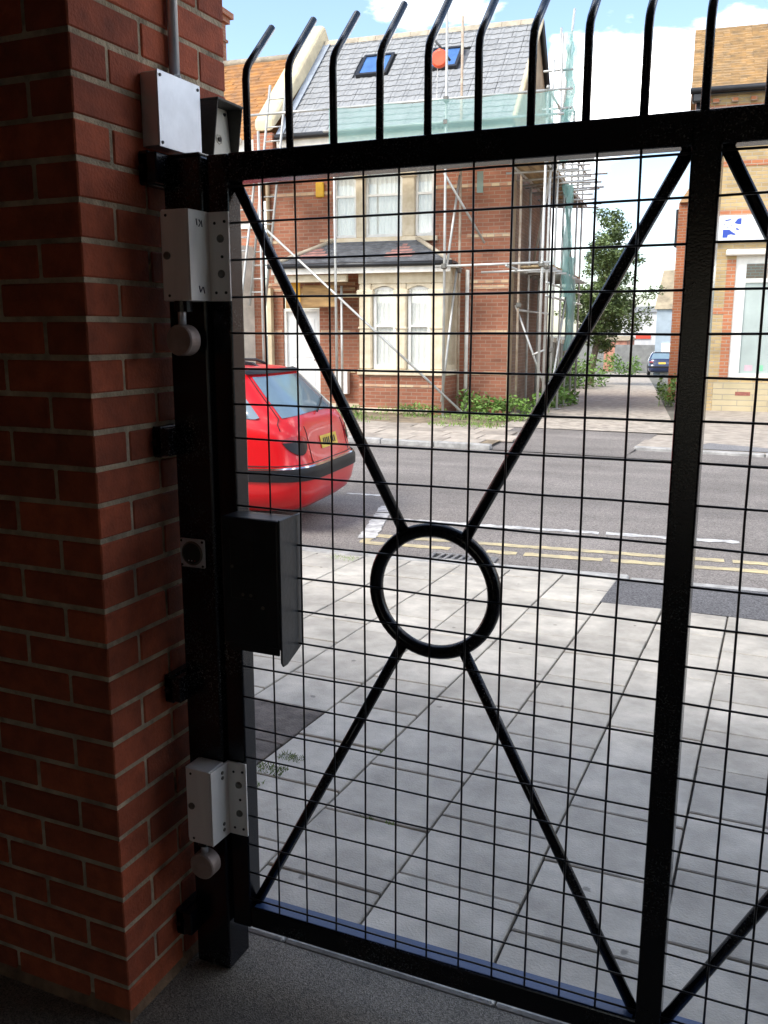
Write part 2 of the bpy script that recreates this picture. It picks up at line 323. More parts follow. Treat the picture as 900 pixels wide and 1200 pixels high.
def inst(me, name, parent, loc, rot=(0, 0, 0), scale=None):
    o = bpy.data.objects.new(name, me); col.objects.link(o); o.parent = parent; o.location = loc; o.rotation_euler = rot
    if scale: o.scale = scale
    return o
def mesh_of(mb, m, bevel=0, smooth=False):
    me = mb.mesh(bevel); me.materials.append(MATS[m])
    if smooth:
        for p in me.polygons: p.use_smooth = True
    return me
def cyl(p, q, r, n=16): return MB().tube([p, q], r, n)
def flat(o, k=35):
    """smooth by angle so that ends of tubes stay crisp"""
    return o
jit = lambda a: random.uniform(-a, a)

# ------------------------------------------------------------------ the setting: ground, road, pavements
def zg(Y): return -.30 if Y < 14 else (-.13 if Y < 20 else -.13-.0255*(min(Y, 70)-20))
mb = MB(); xs = [-400, -60, -25, -12, 0, 12, 25, 60, 400]; ys = [-60, -4, 1, 5, 13.9, 14.1, 20, 30, 40, 50, 60, 70, 120, 700]
for y in ys:
    for x in xs: mb.v.append((x, y, zg(y)))
n = len(xs)
for j in range(len(ys)-1):
    for i in range(n-1): mb.f.append((j*n+i, j*n+i+1, (j+1)*n+i+1, (j+1)*n+i))
tag(mb.build('ground', 'earth'), kind='structure')

tag(box('passage_floor', 'asphalt_dark', None, -6, 3, -5, 1.778, -.2, 0), kind='structure')
thr = box('threshold_strip', 'joint_dirt', None, -3, 2, 1.779, 1.884, -.2, -.006); tag(thr, kind='structure')
x = -2.92
while x < 1.9:
    w = .62+jit(.06); box('threshold_stone', 'threshold', thr, x, x+w-.006, 1.781, 1.872, -.05, .008+jit(.002), bevel=.006); x += w

# near pavement: falls towards the road; its back edge and kerb run five degrees off the gate
KA = math.tan(R(5)); KY = lambda X: 6.09+KA*(X+1.65)
zp = lambda Y: 0 if Y < 2.07 else -.03*(Y-2.07)
PX0, PX1 = -30, 14
pv = MB().add([(PX0, 1.885, -.014), (PX1, 1.885, -.014), (PX1, KY(PX1), zp(KY(PX1))-.014), (-1.65, KY(-1.65), zp(KY(-1.65))-.014), (PX0, KY(PX0), zp(KY(PX0))-.014), (-1.65, 1.885, -.014)],
              [(0, 5, 3, 4), (5, 1, 2, 3)])
pave = tag(pv.build('pavement', 'joint_dirt'), kind='structure')
def clip(poly, f):
    out = []
    for i in range(len(poly)):
        a, b = poly[i], poly[(i+1) % len(poly)]; fa, fb = f(a), f(b)
        if fa >= 0: out.append(a)
        if fa*fb < 0: t = fa/(fa-fb); out.append((a[0]+(b[0]-a[0])*t, a[1]+(b[1]-a[1])*t))
    return out
def slab(poly, m, parent, zf, th=.03, name='paving_slab', tilt=.0018, bev=.0035):
    if len(poly) < 3: return
    cx = sum(q[0] for q in poly)/len(poly); cy = sum(q[1] for q in poly)/len(poly)
    a, b, c = jit(tilt), jit(tilt), jit(.0012)
    top = [(q[0], q[1], zf(q[1])+c+a*(q[0]-cx)/.2+b*(q[1]-cy)/.2) for q in poly]
    n = len(poly); mb = MB(); mb.add([(q[0]-cx, q[1]-cy, q[2]-th) for q in top]+[(q[0]-cx, q[1]-cy, q[2]) for q in top],
           [tuple(range(n))[::-1], tuple(range(n, 2*n))]+[(i, (i+1) % n, n+(i+1) % n, n+i) for i in range(n)])
    o = mb.build(name, m, parent, bevel=bev, world=False); o.location = (cx, cy, 0); return o
PITCH = .3735
def colx(i, Y): return -.165+PITCH*i + (-.012*(Y-3.5) if i == 0 else 0)
for i in range(-10, 5):
    xa, xb = -.165+PITCH*i, -.165+PITCH*(i+1)
    off = 0 if i % 2 else .12
    y0s = [1.892]+[2.07+off+.370*j for j in range(0, 13)]
    for j in range(len(y0s)-1):
        g = .0032+random.random()*.0025
        poly = [(xa+g, y0s[j]+g), (xb-g, y0s[j]+g), (xb-g, y0s[j+1]-g), (xa+g, y0s[j+1]-g)]
        cx, cy = (xa+xb)/2, (y0s[j]+y0s[j+1])/2
        if cy > KY(cx)+.3: continue
        poly = clip(poly, lambda q: KY(q[0])-.006-q[1])
        tar = lambda q: -(q[1]-5.50) if True else 0
        if cx > -.99: poly = clip(poly, lambda q: 5.475+.02*(q[0]+.9)-q[1])
        m_ = 'slab'
        if -2.08 < cx < -1.6 and 2.5 < cy < 3.16: m_ = 'slab_brown'
        slab(poly, m_, pave, zp)
# far left and right of the frame the paving goes on as one sheet
tag(MB().add([(-30, 1.89, -.004), (-3.92, 1.89, -.004), (-3.92, KY(-3.92)-.01, zp(KY(-3.92))-.004), (-30, KY(-30), zp(KY(-30))-.004)], [(0, 1, 2, 3)]).build('pavement', 'slab'), kind='structure')
tag(MB().add([(1.72, 1.89, -.004), (14, 1.89, -.004), (14, 5.75, zp(5.75)-.004), (1.72, 5.5, zp(5.5)-.004)], [(0, 1, 2, 3)]).build('pavement', 'slab'), kind='structure')
tp = MB(); a0, a1 = -.98, 14
tp.add([(a0, 5.487, zp(5.487)-.003), (a1, 5.80, zp(5.80)-.003), (a1, KY(a1)-.004, zp(KY(a1))-.003), (a0-.02, KY(a0)-.004, zp(KY(a0))-.003)], [(0, 1, 2, 3)])
tag(tp.build('crossing_tarmac', 'asphalt_patch'), kind='structure')
# kerb stones
ka = R(5); kd = Vector((math.cos(ka), math.sin(ka), 0)); kn = Vector((-math.sin(ka), math.cos(ka), 0)); KO = Vector((-1.65, 6.09, 0))
RZ = -.165
kerb = thing('near_kerb', KO, ka); kerb['kind'] = 'structure'
s = -9.2
while s < 8:
    zt = zp((KO+kd*s).y)
    if s > .7: zt = max(zt-.02, RZ+.022)
    o = box('kerb_stone', 'kerb', kerb, s+.004, s+.905, .002, .135, RZ-.1, zt+jit(.003), bevel=.012, world=False); s += .91
tag(box('kerb_line', 'kerb', None, -30, KO.x-9.1, KY(-12)-.02, KY(-12)+.11, RZ-.1, -.12), kind='structure')
# road sheet
fk = lambda X: 12.72-.035*(X+3)
road = MB(); road.add([(-60, KY(-60)+.12, RZ), (-60, fk(-60), RZ), (40, fk(40), RZ), (40, KY(40)+.12, RZ)], [(0, 3, 2, 1)])
tag(road.build('road', 'asphalt_road'), kind='structure')
def rl(px, X): return px  # noop
def ribbon(name, pts_a, pts_b, m, z):
    """a worn painted strip: uneven edges, gaps where the paint has gone"""
    mb = MB(); k = len(pts_a)
    for a, b in zip(pts_a, pts_b): mb.v += [(*a, z), (*b, z)]
    for i in range(k-1): mb.f.append((2*i, 2*i+2, 2*i+3, 2*i+1))
    return tag(mb.build(name, m), kind='structure')
def paint(name, A, B, w, m, z, gaps=(), step=.06, rough=.012):
    A, B = Vector(A), Vector(B); d = (B-A); L = d.length; d.normalize(); nn = Vector((-d.y, d.x))
    pa, pb = [], []; k = max(2, int(L/step)); mb = MB()
    for i in range(k+1):
        s_ = L*i/k; q = A+d*s_
        pa = q+nn*(w/2+jit(rough)); pb = q-nn*(w/2+jit(rough)); mb.v += [(pa.x, pa.y, z), (pb.x, pb.y, z)]
    for i in range(k):
        s_ = L*(i+.5)/k
        if any(g0 < s_ < g1 for g0, g1 in gaps): continue
        if random.random() < .012: continue
        mb.f.append((2*i, 2*i+1, 2*i+3, 2*i+2))
    return tag(mb.build(name, m), kind='structure')
pm = RZ+.004
paint('yellow_line', (-3.05, 6.585), (6, 7.56), .10, 'yellow_paint', pm, gaps=[(.70, 1.02)])
paint('yellow_line', (-3.08, 6.845), (6, 7.80), .10, 'yellow_paint', pm, gaps=[])
paint('yellow_line', (-3.06, 6.56), (-3.09, 6.88), .07, 'yellow_paint', pm-.001+.0015)
paint('white_line', (-3.25, 7.53), (7, 8.60), .10, 'white_paint', pm, gaps=[(2.55, 2.66), (3.05, 3.3)], rough=.02)
paint('white_line', (-3.50, 8.10), (-3.10, 6.72), .15, 'white_paint', pm+.003, gaps=[(.30, .36), (.62, .66)], rough=.010, step=.05)
for q in range(4): paint('white_line', (-4.2-q*1.35, 8.60-q*.11), (-3.72-q*1.35, 8.64-q*.11), .08, 'white_paint', pm)
# gully grate by the kerb
gx, gy = -2.12, 6.31
gg = thing('drain_grate', (gx, gy, RZ), ka, 'black iron drain grate in the gutter beside the double yellow lines', 'drain grate')
box('pit', 'hole', gg, -.23, .23, -.14, .14, .003, .006, world=False)
fr = MB(); fr.box(-.26, .26, -.17, -.14, .002, .016); fr.box(-.26, .26, .14, .17, .002, .016); fr.box(-.26, -.23, -.14, .14, .002, .016); fr.box(.23, .26, -.14, .14, .002, .016)
fr.build('frame', 'iron', gg, world=False)
for i in range(8):
    xx = -.20+i*.057; MB().prism([(xx-.012, -.14), (xx+.012, -.14), (xx+.045, .14), (xx+.021, .14)], 'z', .004, .018).build('bar', 'iron', gg, world=False)
box('bar', 'iron', gg, -.23, .23, -.008, .008, .006, .0155, world=False)

# far side: kerb, pavement slabs, yard, alley
FZ = -.09
fkb = thing('far_kerb', (0, 0, 0)); fkb['kind'] = 'structure'
X = -12.
while X < -4.0:
    a, b = X+.006, X+.9
    MB().prism([(a, fk(a)), (b, fk(b)), (b, fk(b)+.14), (a, fk(a)+.14)], 'z', RZ-.05, FZ+jit(.006)).build('kerb_stone', 'kerb', fkb, bevel=.012); X += .905
X = -1.9
while X < 6:
    a, b = X+.006, X+.9
    MB().prism([(a, fk(a)+.9), (b, fk(b)+.9), (b, fk(b)+1.04), (a, fk(a)+1.04)], 'z', RZ-.05, FZ+jit(.006)-.02).build('kerb_stone', 'kerb', fkb, bevel=.012); X += .905
fpv = MB().add([(-60, fk(-60)+.14, FZ-.02), (-3.9, fk(-3.9)+.14, FZ-.02), (-4.0, 15.5, FZ-.02), (-60, 15.2, FZ-.02)], [(0, 1, 2, 3)])
fpave = tag(fpv.build('far_pavement', 'soil'), kind='structure')
for i in range(14):
    for j in range(4):
        xa = -11.9+.6*i-(.22*j); ya = fk(xa)+.15+.62*j
        poly = [(xa+.008, ya+.008), (xa+.592, ya+.008-.021), (xa+.55, ya+.612-.021), (xa-.034, ya+.612)]
        if xa > -4.25+.0*j: continue
        slab(poly, 'slab_far', fpave, lambda y: FZ-.004, tilt=.003)
tag(MB().add([(-30, 15.02, FZ-.008), (-4.35, 15.02, FZ-.008), (-4.45, 18.3, FZ-.01), (-30, 18.3, FZ-.01)], [(0, 1, 2, 3)]).build('front_yard', 'soil'), kind='structure')
tag(MB().add([(-4.9, fk(-4.9)+.02, RZ+.01), (-1.9, fk(-1.9)+.02, RZ+.01), (-1.75, 15.9, FZ), (-4.3, 15.6, FZ)], [(0, 1, 2, 3)]).build('alley_mouth', 'asphalt_road'), kind='structure')
al = MB(); L_ = [(-4.5, 15.4), (-4.7, 18.4), (-5.7, 25.4), (-7.9, 40.4), (-11.3, 65)]; Rr = [(-1.5, 15.4), (-1.9, 18.4), (-2.9, 25.4), (-5.0, 40.4), (-8.5, 65)]
for a, b in zip(L_, Rr): al.v += [(*a, max(zg(a[1]), -9)+.045), (*b, zg(b[1])+.045)]
for i in range(4): al.f.append((2*i, 2*i+1, 2*i+3, 2*i+2))
tag(al.build('alley_track', 'gravel'), kind='structure')
tag(MB().add([(-1.9, fk(0)+.98, FZ-.03), (20, fk(20)+1.04, FZ-.03), (20, 22, FZ), (-1.7, 20.6, FZ)], [(0, 1, 2, 3)]).build('corner_pavement', 'slab_far'), kind='structure')
tag(MB().add([(-1.2, 13.75, FZ-.02), (.6, 13.72, FZ-.02), (.5, 14.0, FZ-.02), (-.9, 14.55, FZ-.02)], [(0, 1, 2, 3)]).build('tarmac_patch', 'asphalt_pale'), kind='structure')
tag(MB().add([(-1.9, fk(-1.9)+.02, RZ+.006), (20, fk(20)+.0, RZ+.006), (20, fk(20)+.92, RZ+.006), (-1.9, fk(-1.9)+.92, RZ+.006)], [(0, 1, 2, 3)]).build('gutter_strip', 'asphalt_road'), kind='structure')

# covered gateway the photograph is taken from: ceiling, walls round the viewer
tag(box('passage_ceiling', 'ceiling_paint', None, -6, 4.4, -5, 1.95, 2.64, 2.80), kind='structure')
tag(box('passage_wall', 'passage_brick', None, 4.1, 9, -5, 1.92, -.1, 2.63), kind='structure')
tag(box('passage_wall', 'passage_brick', None, -14, -5.9, -5, 1.92, -.1, 2.63), kind='structure')
tag(box('passage_wall', 'passage_brick', None, -5.89, -2.262, 1.42, 1.92, -.1, 2.63), kind='structure')
tag(box('passage_wall', 'passage_brick', None, -5.89, -.97, -5.0, -4.7, -.1, 2.63), kind='structure')
tag(box('passage_wall', 'passage_brick', None, -.05, 4.09, -5.0, -4.7, -.1, 2.63), kind='structure')
tag(box('passage_wall', 'passage_brick', None, -.96, -.06, -5.0, -4.7, 1.9, 2.63), kind='structure')  # lintel of an unseen back doorway, added and sized for fill light

# ------------------------------------------------------------------ brick pier
XR, YF, YB = -1.251, 1.407, 1.926
pier = thing('brick_pier', (XR, YF, 0), 0, 'red brick gate pier at the left with pale mortar and the black post against it', 'brick pier')
box('mortar_core', 'mortar', pier, -2.26, XR-.0035, YF+.0035, YB-.003, -.05, 2.63)
def brick(x0, x1, y0, y1, k):
    key = (round(x1-x0, 3), round(y1-y0, 3))
    if key not in BR:
        hx, hy = key[0]/2, key[1]/2; BR[key] = mesh_of(MB().box(-hx, hx, -hy, hy, -.0320, .0320), 'brick', bevel=.003)
    o = inst(BR[key], 'brick', pier, ((x0+x1)/2-XR+jit(.0008), (y0+y1)/2-YF+jit(.0008), .041+.075*k+jit(.0007)), (jit(.004), jit(.004), jit(.004)))
BR = {}
MB().add([(-2.26, YF+.004, .034), (XR-.004, YF+.004, .034), (XR-.004, YB-.004, .034), (-2.26, YF-.014, -.01), (XR+.012, YF-.014, -.01), (XR+.012, YB+.01, -.01), (-2.26, YB, -.01), (-2.26, YB, .034)],
         [(0, 3, 4, 1), (1, 4, 5, 2), (0, 1, 2, 7)]).build('mortar_skirt', 'mortar_dirty', pier)
for k in range(35):
    if k % 2:   # stretcher on the front, header on the reveal
        brick(XR-.219, XR, YF, YF+.100, k)
        x = XR-.229
        while x > -2.2: brick(x-.217, x, YF, YF+.1, k); x -= .227
        brick(XR-.1, XR, YF+.109, YF+.309, k); brick(XR-.1, XR, YF+.319, YB, k)
    else:
        brick(XR-.105, XR, YF, YF+.2035, k)
        x = XR-.115
        while x > -2.2: brick(x-.217, x, YF, YF+.1, k); x -= .227
        brick(XR-.1, XR, YF+.2125, YF+.409, k); brick(XR-.1, XR, YF+.418, YB, k)

# ------------------------------------------------------------------ gate post with brackets
post = thing('gate_post', (-1.177, 1.68, 0), 0, 'black square steel gate post bracketed to the brick pier', 'gate post')
box('shaft', 'gate_paint', post, -1.225, -1.129, 1.635, 1.725, .002, 1.912, bevel=.005, seg=2)
box('cap', 'gate_paint', post, -1.227, -1.131, 1.633, 1.727, 1.912, 1.918, bevel=.002)
for z in (1.887, 1.317, .742, .135):
    box('bracket', 'gate_paint', post, -1.2505, -1.2255, 1.588, 1.70, z-.034, z+.034, bevel=.003)
    box('bracket', 'gate_paint', post, -1.2505, -1.205, 1.588, 1.634, z-.03, z+.03, bevel=.003)
    o = cyl((-1.238, 1.588, z+.0), (-1.238, 1.580, z), .007, 8).build('bolt', 'gate_paint', post)

# ------------------------------------------------------------------ the gate
gate = thing('steel_gate', (-.14, 1.675, 0), 0, 'black steel gate with square wire mesh, crossed braces, rings and bent spikes', 'gate')
GY0, GY1 = 1.650, 1.700
ZT0, ZT1, ZB0, ZB1 = 1.859, 1.915, .127, .182
bar = lambda n, *a: box(n, 'gate_paint', gate, *a, bevel=.004, seg=2)
bar('stile', -1.125, -1.075, GY0, GY1, ZB0-.002, ZT1-.001)
bar('stile', -.164, -.115, GY0-.003, GY1+.002, ZB0-.002, ZT1-.003)
bar('stile', .796, .846, GY0, GY1, ZB0-.002, ZT1-.001)
bar('top_rail', -1.0745, .7955, GY0+.001, GY1-.001, ZT0, ZT1)
bar('bottom_rail', -1.0745, .7955, GY0+.001, GY1-.001, ZB0, ZB1)
for xa, xb in ((-1.066, -.170), (-.109, .790)):  # thin blue layer laid over the rail's top face
    o = box('rail_top_layer', 'rail_top_blue', gate, xa, xb, GY0+.0045, GY1-.002, ZB1+.0005, ZB1+.0025, bevel=.0008); o['label'] = 'blue top of the bottom rail'
for cx in (-.6195, .3405):
    zc = 1.027; th = [2*math.pi*i/56 for i in range(56)]
    tube('ring', 'gate_paint', gate, [(cx+.1305*math.cos(a), 1.676, zc+.1305*math.sin(a)) for a in th], .0148, 12, closed=True)
    for sx in (-1, 1):
        for sz, ze in ((1, ZT0-.004), (-1, ZB1+.004)):
            a = Vector((cx+sx*.068, 1.676, zc+sz*.122)); b = Vector((cx+sx*.443, 1.676, ze-sz*.010))
            tube('brace', 'gate_paint', gate, [a, b+(b-a).normalized()*.022], .0118, 12)
    # square mesh welded to the camera side of the frame
    for k in range(-5, 6):
        x = cx+.075*k+jit(.0012); pts = [(x+jit(.0012), 1.6565, ZB1-.012+(ZT0-ZB1+.024)*i/8) for i in range(9)]
        tube('mesh_wire', 'gate_wire', gate, pts, .0023, 6)
    for k in range(-11, 12):
        z = zc+.075*k+jit(.0012)
        if abs(k) == 11: z = zc+k*.0746
        pts = [(cx-.457+.914*i/8, 1.6515, z+jit(.0010)) for i in range(9)]
        tube('mesh_wire', 'gate_wire', gate, pts, .0023, 6)
for k in range(19):
    x = -1.037+.0987*k; dx = jit(.003)
    pts = [(x, 1.672, 1.91), (x+dx*.3, 1.672, 2.055), (x+dx*.5, 1.6765, 2.074), (x+dx*.6, 1.686, 2.088), (x+dx, 1.786+jit(.005), 2.186+jit(.004))]
    tube('spike', 'gate_paint', gate, pts, .0077, 10)
# lock shroud welded on beside the stile
sh = MB().box(-1.074, -.932, 1.578, 1.649, .882, 1.168).build('lock_shroud', 'shroud', gate, bevel=.005, seg=2)
MB().prism([(1.577, 1.170), (1.668, 1.170), (1.668, .872), (1.600, .846), (1.584, .846), (1.577, .856)], 'x', -.9315, -.9265).build('side_plate', 'shroud_side', sh, bevel=.0015)
box('lip', 'shroud', sh, -1.060, -.934, 1.577, 1.581, .872, .888)
for x, z in ((-1.02, 1.0), (-1.0, 1.0), (-.972, .975), (-1.045, 1.06)):
    cyl((x, 1.578, z), (x, 1.575, z), .004, 8).build('screw', 'bolt', sh)
box('cover_plate', 'shroud', sh, -1.050, -.990, 1.5755, 1.578, .99, 1.12, bevel=.001)

# ------------------------------------------------------------------ gate closer hinges
def hinge(z0, z1, label, marks, drop):
    zm = (z0+z1)/2
    h = MB().box(-1.190, -1.126, 1.574, 1.6345, z0, z1).build('closer_hinge', 'alu', gate, bevel=.0025, seg=2); h['label'] = label
    box('side_rail', 'alu', h, -1.197, -1.1905, 1.582, 1.634, z0+.002, z1-.002, bevel=.001)
    MB().prism([(-1.1255, 1.573), (-1.1205, 1.573), (-1.1185, 1.641), (-1.071, 1.6425), (-1.071, 1.6475), (-1.1235, 1.647)], 'z', z0+.001, z1-.001).build('leaf_plate', 'alu', h, bevel=.0008)
    rel = lambda f: z0+(z1-z0)*f
    for f, r in ((.31, .0085), (.70, .0085)):
        o = MB().tube([(-1.091, 1.6425, rel(f)), (-1.091, 1.640, rel(f)), (-1.091, 1.6365, rel(f))], [r, r, r*.7], 12).build('bolt', 'bolt', h)
    for x, f in ((-1.080, .885), (-1.104, .87), (-1.088, .5), (-1.081, .1), (-1.105, .1)):
        cyl((x, 1.6428, rel(f)), (x, 1.6405, rel(f)), .0032, 10).build('screw', 'screw', h)
    for x, f in ((-1.177, .935), (-1.175, .06)):
        cyl((x, 1.5745, rel(f)), (x, 1.5728, rel(f)), .0030, 10).build('screw', 'screw', h)
    MB().tube([(-1.177, 1.5745, rel(.5)), (-1.177, 1.571, rel(.5)), (-1.177, 1.569, rel(.5))], [.0082, .0082, .006], 12).build('bolt', 'bolt', h)
    if marks:
        for (ya, za, yb, zb) in ((1.598, .90, 1.600, .83), (1.607, .895, 1.612, .86), (1.612, .86, 1.606, .82), (1.615, .89, 1.617, .82), (1.600, .17, 1.604, .10), (1.604, .10, 1.612, .16), (1.614, .16, 1.618, .09)):
            tube('marker_stroke', 'ink', h, [(-1.1198+(ya-1.573)*.03, ya, rel(za)), (-1.1198+(yb-1.573)*.03, yb, rel(zb))], .0011, 5)
    else:
        for f in (.9, .83, .12, .2): cyl((-1.1205, 1.617, rel(f)), (-1.1175, 1.617, rel(f)), .0045, 8).build('bolt', 'bolt', h)
    # adjuster knob hanging below on a short stem
    kz = z0-drop
    cyl((-1.153, 1.590, z0), (-1.153, 1.590, z0-max(.006, drop-.058)), .019, 16).build('collar', 'gate_paint', h)
    tube('stem', 'galv', h, [(-1.153, 1.583, z0-.001), (-1.153, 1.583, kz+.03)], .0088, 12)
    k = MB().tube([(-1.153, 1.600, kz), (-1.153, 1.570, kz), (-1.153, 1.5665, kz)], [.0325, .0325, .0300], 28).build('adjuster_knob', 'knob', h)
hinge(1.617, 1.800, 'upper silver closer hinge with pen marks, beside the top rail', True, .080)
hinge(.375, .562, 'lower silver closer hinge near the foot of the post', False, .055)

# exit button
eb = thing('exit_button', (-1.185, 1.633, 1.06), 0, 'small square steel exit button plate on the black post', 'push button')
box('plate', 'galv', eb, -1.219, -1.152, 1.628, 1.6345, 1.029, 1.096, bevel=.003)
tube('ring', 'bolt', eb, [(-1.1855+.0255*math.cos(a*.2618), 1.628, 1.0625+.0255*math.sin(a*.2618)) for a in range(24)], .003, 8, closed=True)
cyl((-1.1855, 1.629, 1.0625), (-1.1855, 1.6255, 1.0625), .0245, 24).build('button', 'screw', eb)
for dx, dz in ((-.028, .028), (.028, .028), (-.028, -.028), (.028, -.028)):
    cyl((-1.1855+dx, 1.6285, 1.0625+dz), (-1.1855+dx, 1.6265, 1.0625+dz), .003, 8).build('screw', 'screw', eb)
for dx in (-.008, 0, .008):
    cyl((-1.1855+dx, 1.6258, 1.046), (-1.1855+dx, 1.6248, 1.046), .0018, 6).build('indicator', 'red_led' if dx > 0 else 'galv', eb)

# junction box, conduit, intercom on the reveal
jb = thing('junction_box', (XR, 1.68, 1.93), 0, 'galvanised steel junction box with screwed lid on the pier', 'junction box')
box('body', 'galv', jb, XR+.0005, XR+.043, 1.606, 1.751, 1.931, 2.076, bevel=.002)
box('lid', 'galv', jb, XR+.0432, XR+.0462, 1.604, 1.753, 1.929, 2.078, bevel=.001)
for y in (1.613, 1.744):
    for z in (1.938, 2.068): cyl((XR+.0455, y, z), (XR+.0478, y, z), .0034, 10).build('screw', 'screw', jb)
cdt = thing('conduit', (XR+.0135, 1.709, 2.077), 0, 'straight galvanised conduit pipe rising from the junction box', 'conduit')
tube('pipe', 'galv', cdt, [(XR+.0135, 1.709, 2.0785), (XR+.0135, 1.709, 2.639)], .0115, 14)
MB().tube([(XR+.0135, 1.709, 2.0785), (XR+.0135, 1.709, 2.092)], .0150, 6).build('lock_nut', 'galv', cdt)
tube('clip', 'galv', cdt, [(XR+.0135, 1.709, 2.40), (XR+.0135, 1.709, 2.42)], .0133, 14)
ic = thing('intercom', (XR, 1.835, 1.9), 0, 'small grey hooded intercom with cream panel behind the top rail', 'intercom')
for y0, y1 in ((1.784, 1.788), (1.882, 1.886)):
    MB().prism([(XR+.0005, 1.90), (XR+.046, 1.90), (XR+.070, 2.052), (XR+.066, 2.058), (XR+.0005, 2.058)], 'y', y0, y1).build('hood_cheek', 'hood_grey', ic, bevel=.0008) if False else \
    MB().add([(XR+.0005, y, z) for y in (y0, y1) for z in (1.90, 2.058)]+[(XR+.048, y, 1.90) for y in (y0, y1)]+[(XR+.070, y, 2.056) for y in (y0, y1)],
             [(0, 4, 6, 1), (2, 3, 7, 5), (0, 2, 5, 4), (4, 5, 7, 6), (6, 7, 3, 1), (1, 3, 2, 0)]).build('hood_cheek', 'hood_grey', ic, bevel=.0008)
box('hood_top', 'hood_grey', ic, XR+.0005, XR+.072, 1.783, 1.887, 2.0565, 2.062, bevel=.001)
MB().add([(XR+.001, 1.789, 1.90), (XR+.001, 1.881, 1.90), (XR+.044, 1.789, 1.90), (XR+.044, 1.881, 1.90), (XR+.001, 1.789, 2.055), (XR+.001, 1.881, 2.055), (XR+.030, 1.789, 2.055), (XR+.030, 1.881, 2.055)],
         [(0, 2, 3, 1), (4, 5, 7, 6), (0, 1, 5, 4), (2, 6, 7, 3), (0, 4, 6, 2), (1, 3, 7, 5)]).build('panel', 'panel_cream', ic)
cyl((XR+.036, 1.835, 1.985), (XR+.0405, 1.835, 1.9845), .0050, 12).build('button', 'screw', ic)
tube('button_ring', 'panel_cream', ic, [(XR+.0378, 1.835+.010*math.cos(a*.3927), 1.985+.010*math.sin(a*.3927)) for a in range(16)], .0012, 6, closed=True)
cyl((XR+.0305, 1.868, 2.045), (XR+.0345, 1.868, 2.0445), .0035, 8).build('screw', 'screw', ic)
#PART2
# ------------------------------------------------------------------ helpers for the houses
def wall(mb, x0, x1, z0, z1, y, holes, depth=.12):
    """front face at y with rectangular holes (xa, xb, za, zb), with reveals going back"""
    xs = sorted({x0, x1, *[h[0] for h in holes], *[h[1] for h in holes]}); zs = sorted({z0, z1, *[h[2] for h in holes], *[h[3] for h in holes]})
    xs = [x for x in xs if x0 <= x <= x1]; zs = [z for z in zs if z0 <= z <= z1]
    for i in range(len(xs)-1):
        for j in range(len(zs)-1):
            cx, cz = (xs[i]+xs[i+1])/2, (zs[j]+zs[j+1])/2
            if any(h[0] < cx < h[1] and h[2] < cz < h[3] for h in holes): continue
            mb.add([(xs[i], y, zs[j]), (xs[i+1], y, zs[j]), (xs[i+1], y, zs[j+1]), (xs[i], y, zs[j+1])], [(0, 1, 2, 3)])
    for a, b, c, d in holes:
        mb.add([(a, y, c), (a, y+depth, c), (a, y+depth, d), (a, y, d)], [(0, 1, 2, 3)]); mb.add([(b, y, c), (b, y+depth, c), (b, y+depth, d), (b, y, d)], [(3, 2, 1, 0)])
        mb.add([(a, y, c), (b, y, c), (b, y+depth, c), (a, y+depth, c)], [(0, 1, 2, 3)]); mb.add([(a, y, d), (b, y, d), (b, y+depth, d), (a, y+depth, d)], [(3, 2, 1, 0)])
    return mb
def raw(mb, name, m, parent):
    me = bpy.data.meshes.new('mesh'); me.from_pydata(mb.v, [], mb.f); return link(me, name, m, parent, world=False)
def sash(parent, x0, x1, z0, z1, y, glass='window_glass', rail=None, fw=.05, cur=True, bars=0):
    """timber sash window: frame, panes and a curtain behind"""
    f = MB(); f.box(x0, x0+fw, y, y+.06, z0, z1); f.box(x1-fw, x1, y, y+.06, z0, z1); f.box(x0+fw, x1-fw, y+.001, y+.059, z1-fw, z1); f.box(x0+fw, x1-fw, y+.001, y+.059, z0, z0+fw*1.5)
    if rail: f.box(x0+fw, x1-fw, y+.002, y+.058, rail-.022, rail+.022)
    for b in range(bars):
        xx = x0+(x1-x0)*(b+1)/(bars+1); f.box(xx-.012, xx+.012, y+.003, y+.05, rail or z0, z1-fw)
    w = f.build('window', 'white_frame', parent, world=False)
    segs = [(z0+fw*1.5, (rail or z1)-.022)]+([(rail+.022, z1-fw)] if rail else [])
    for za, zb in segs: box('pane', glass, w, x0+fw, x1-fw, y+.03, y+.036, za, zb, world=False)
    return w
def curtain(parent, x0, x1, z0, z1, y, m='curtain'):
    mb = MB(); k = max(6, int((x1-x0)/.03))
    for i in range(k+1):
        x = x0+(x1-x0)*i/k; yy = y+.010*math.sin(i*1.9)+jit(.003); mb.v += [(x, yy, z0), (x, yy, z1)]
    for i in range(k): mb.f.append((2*i, 2*i+2, 2*i+3, 2*i+1))
    return raw(mb, 'curtain', m, parent)

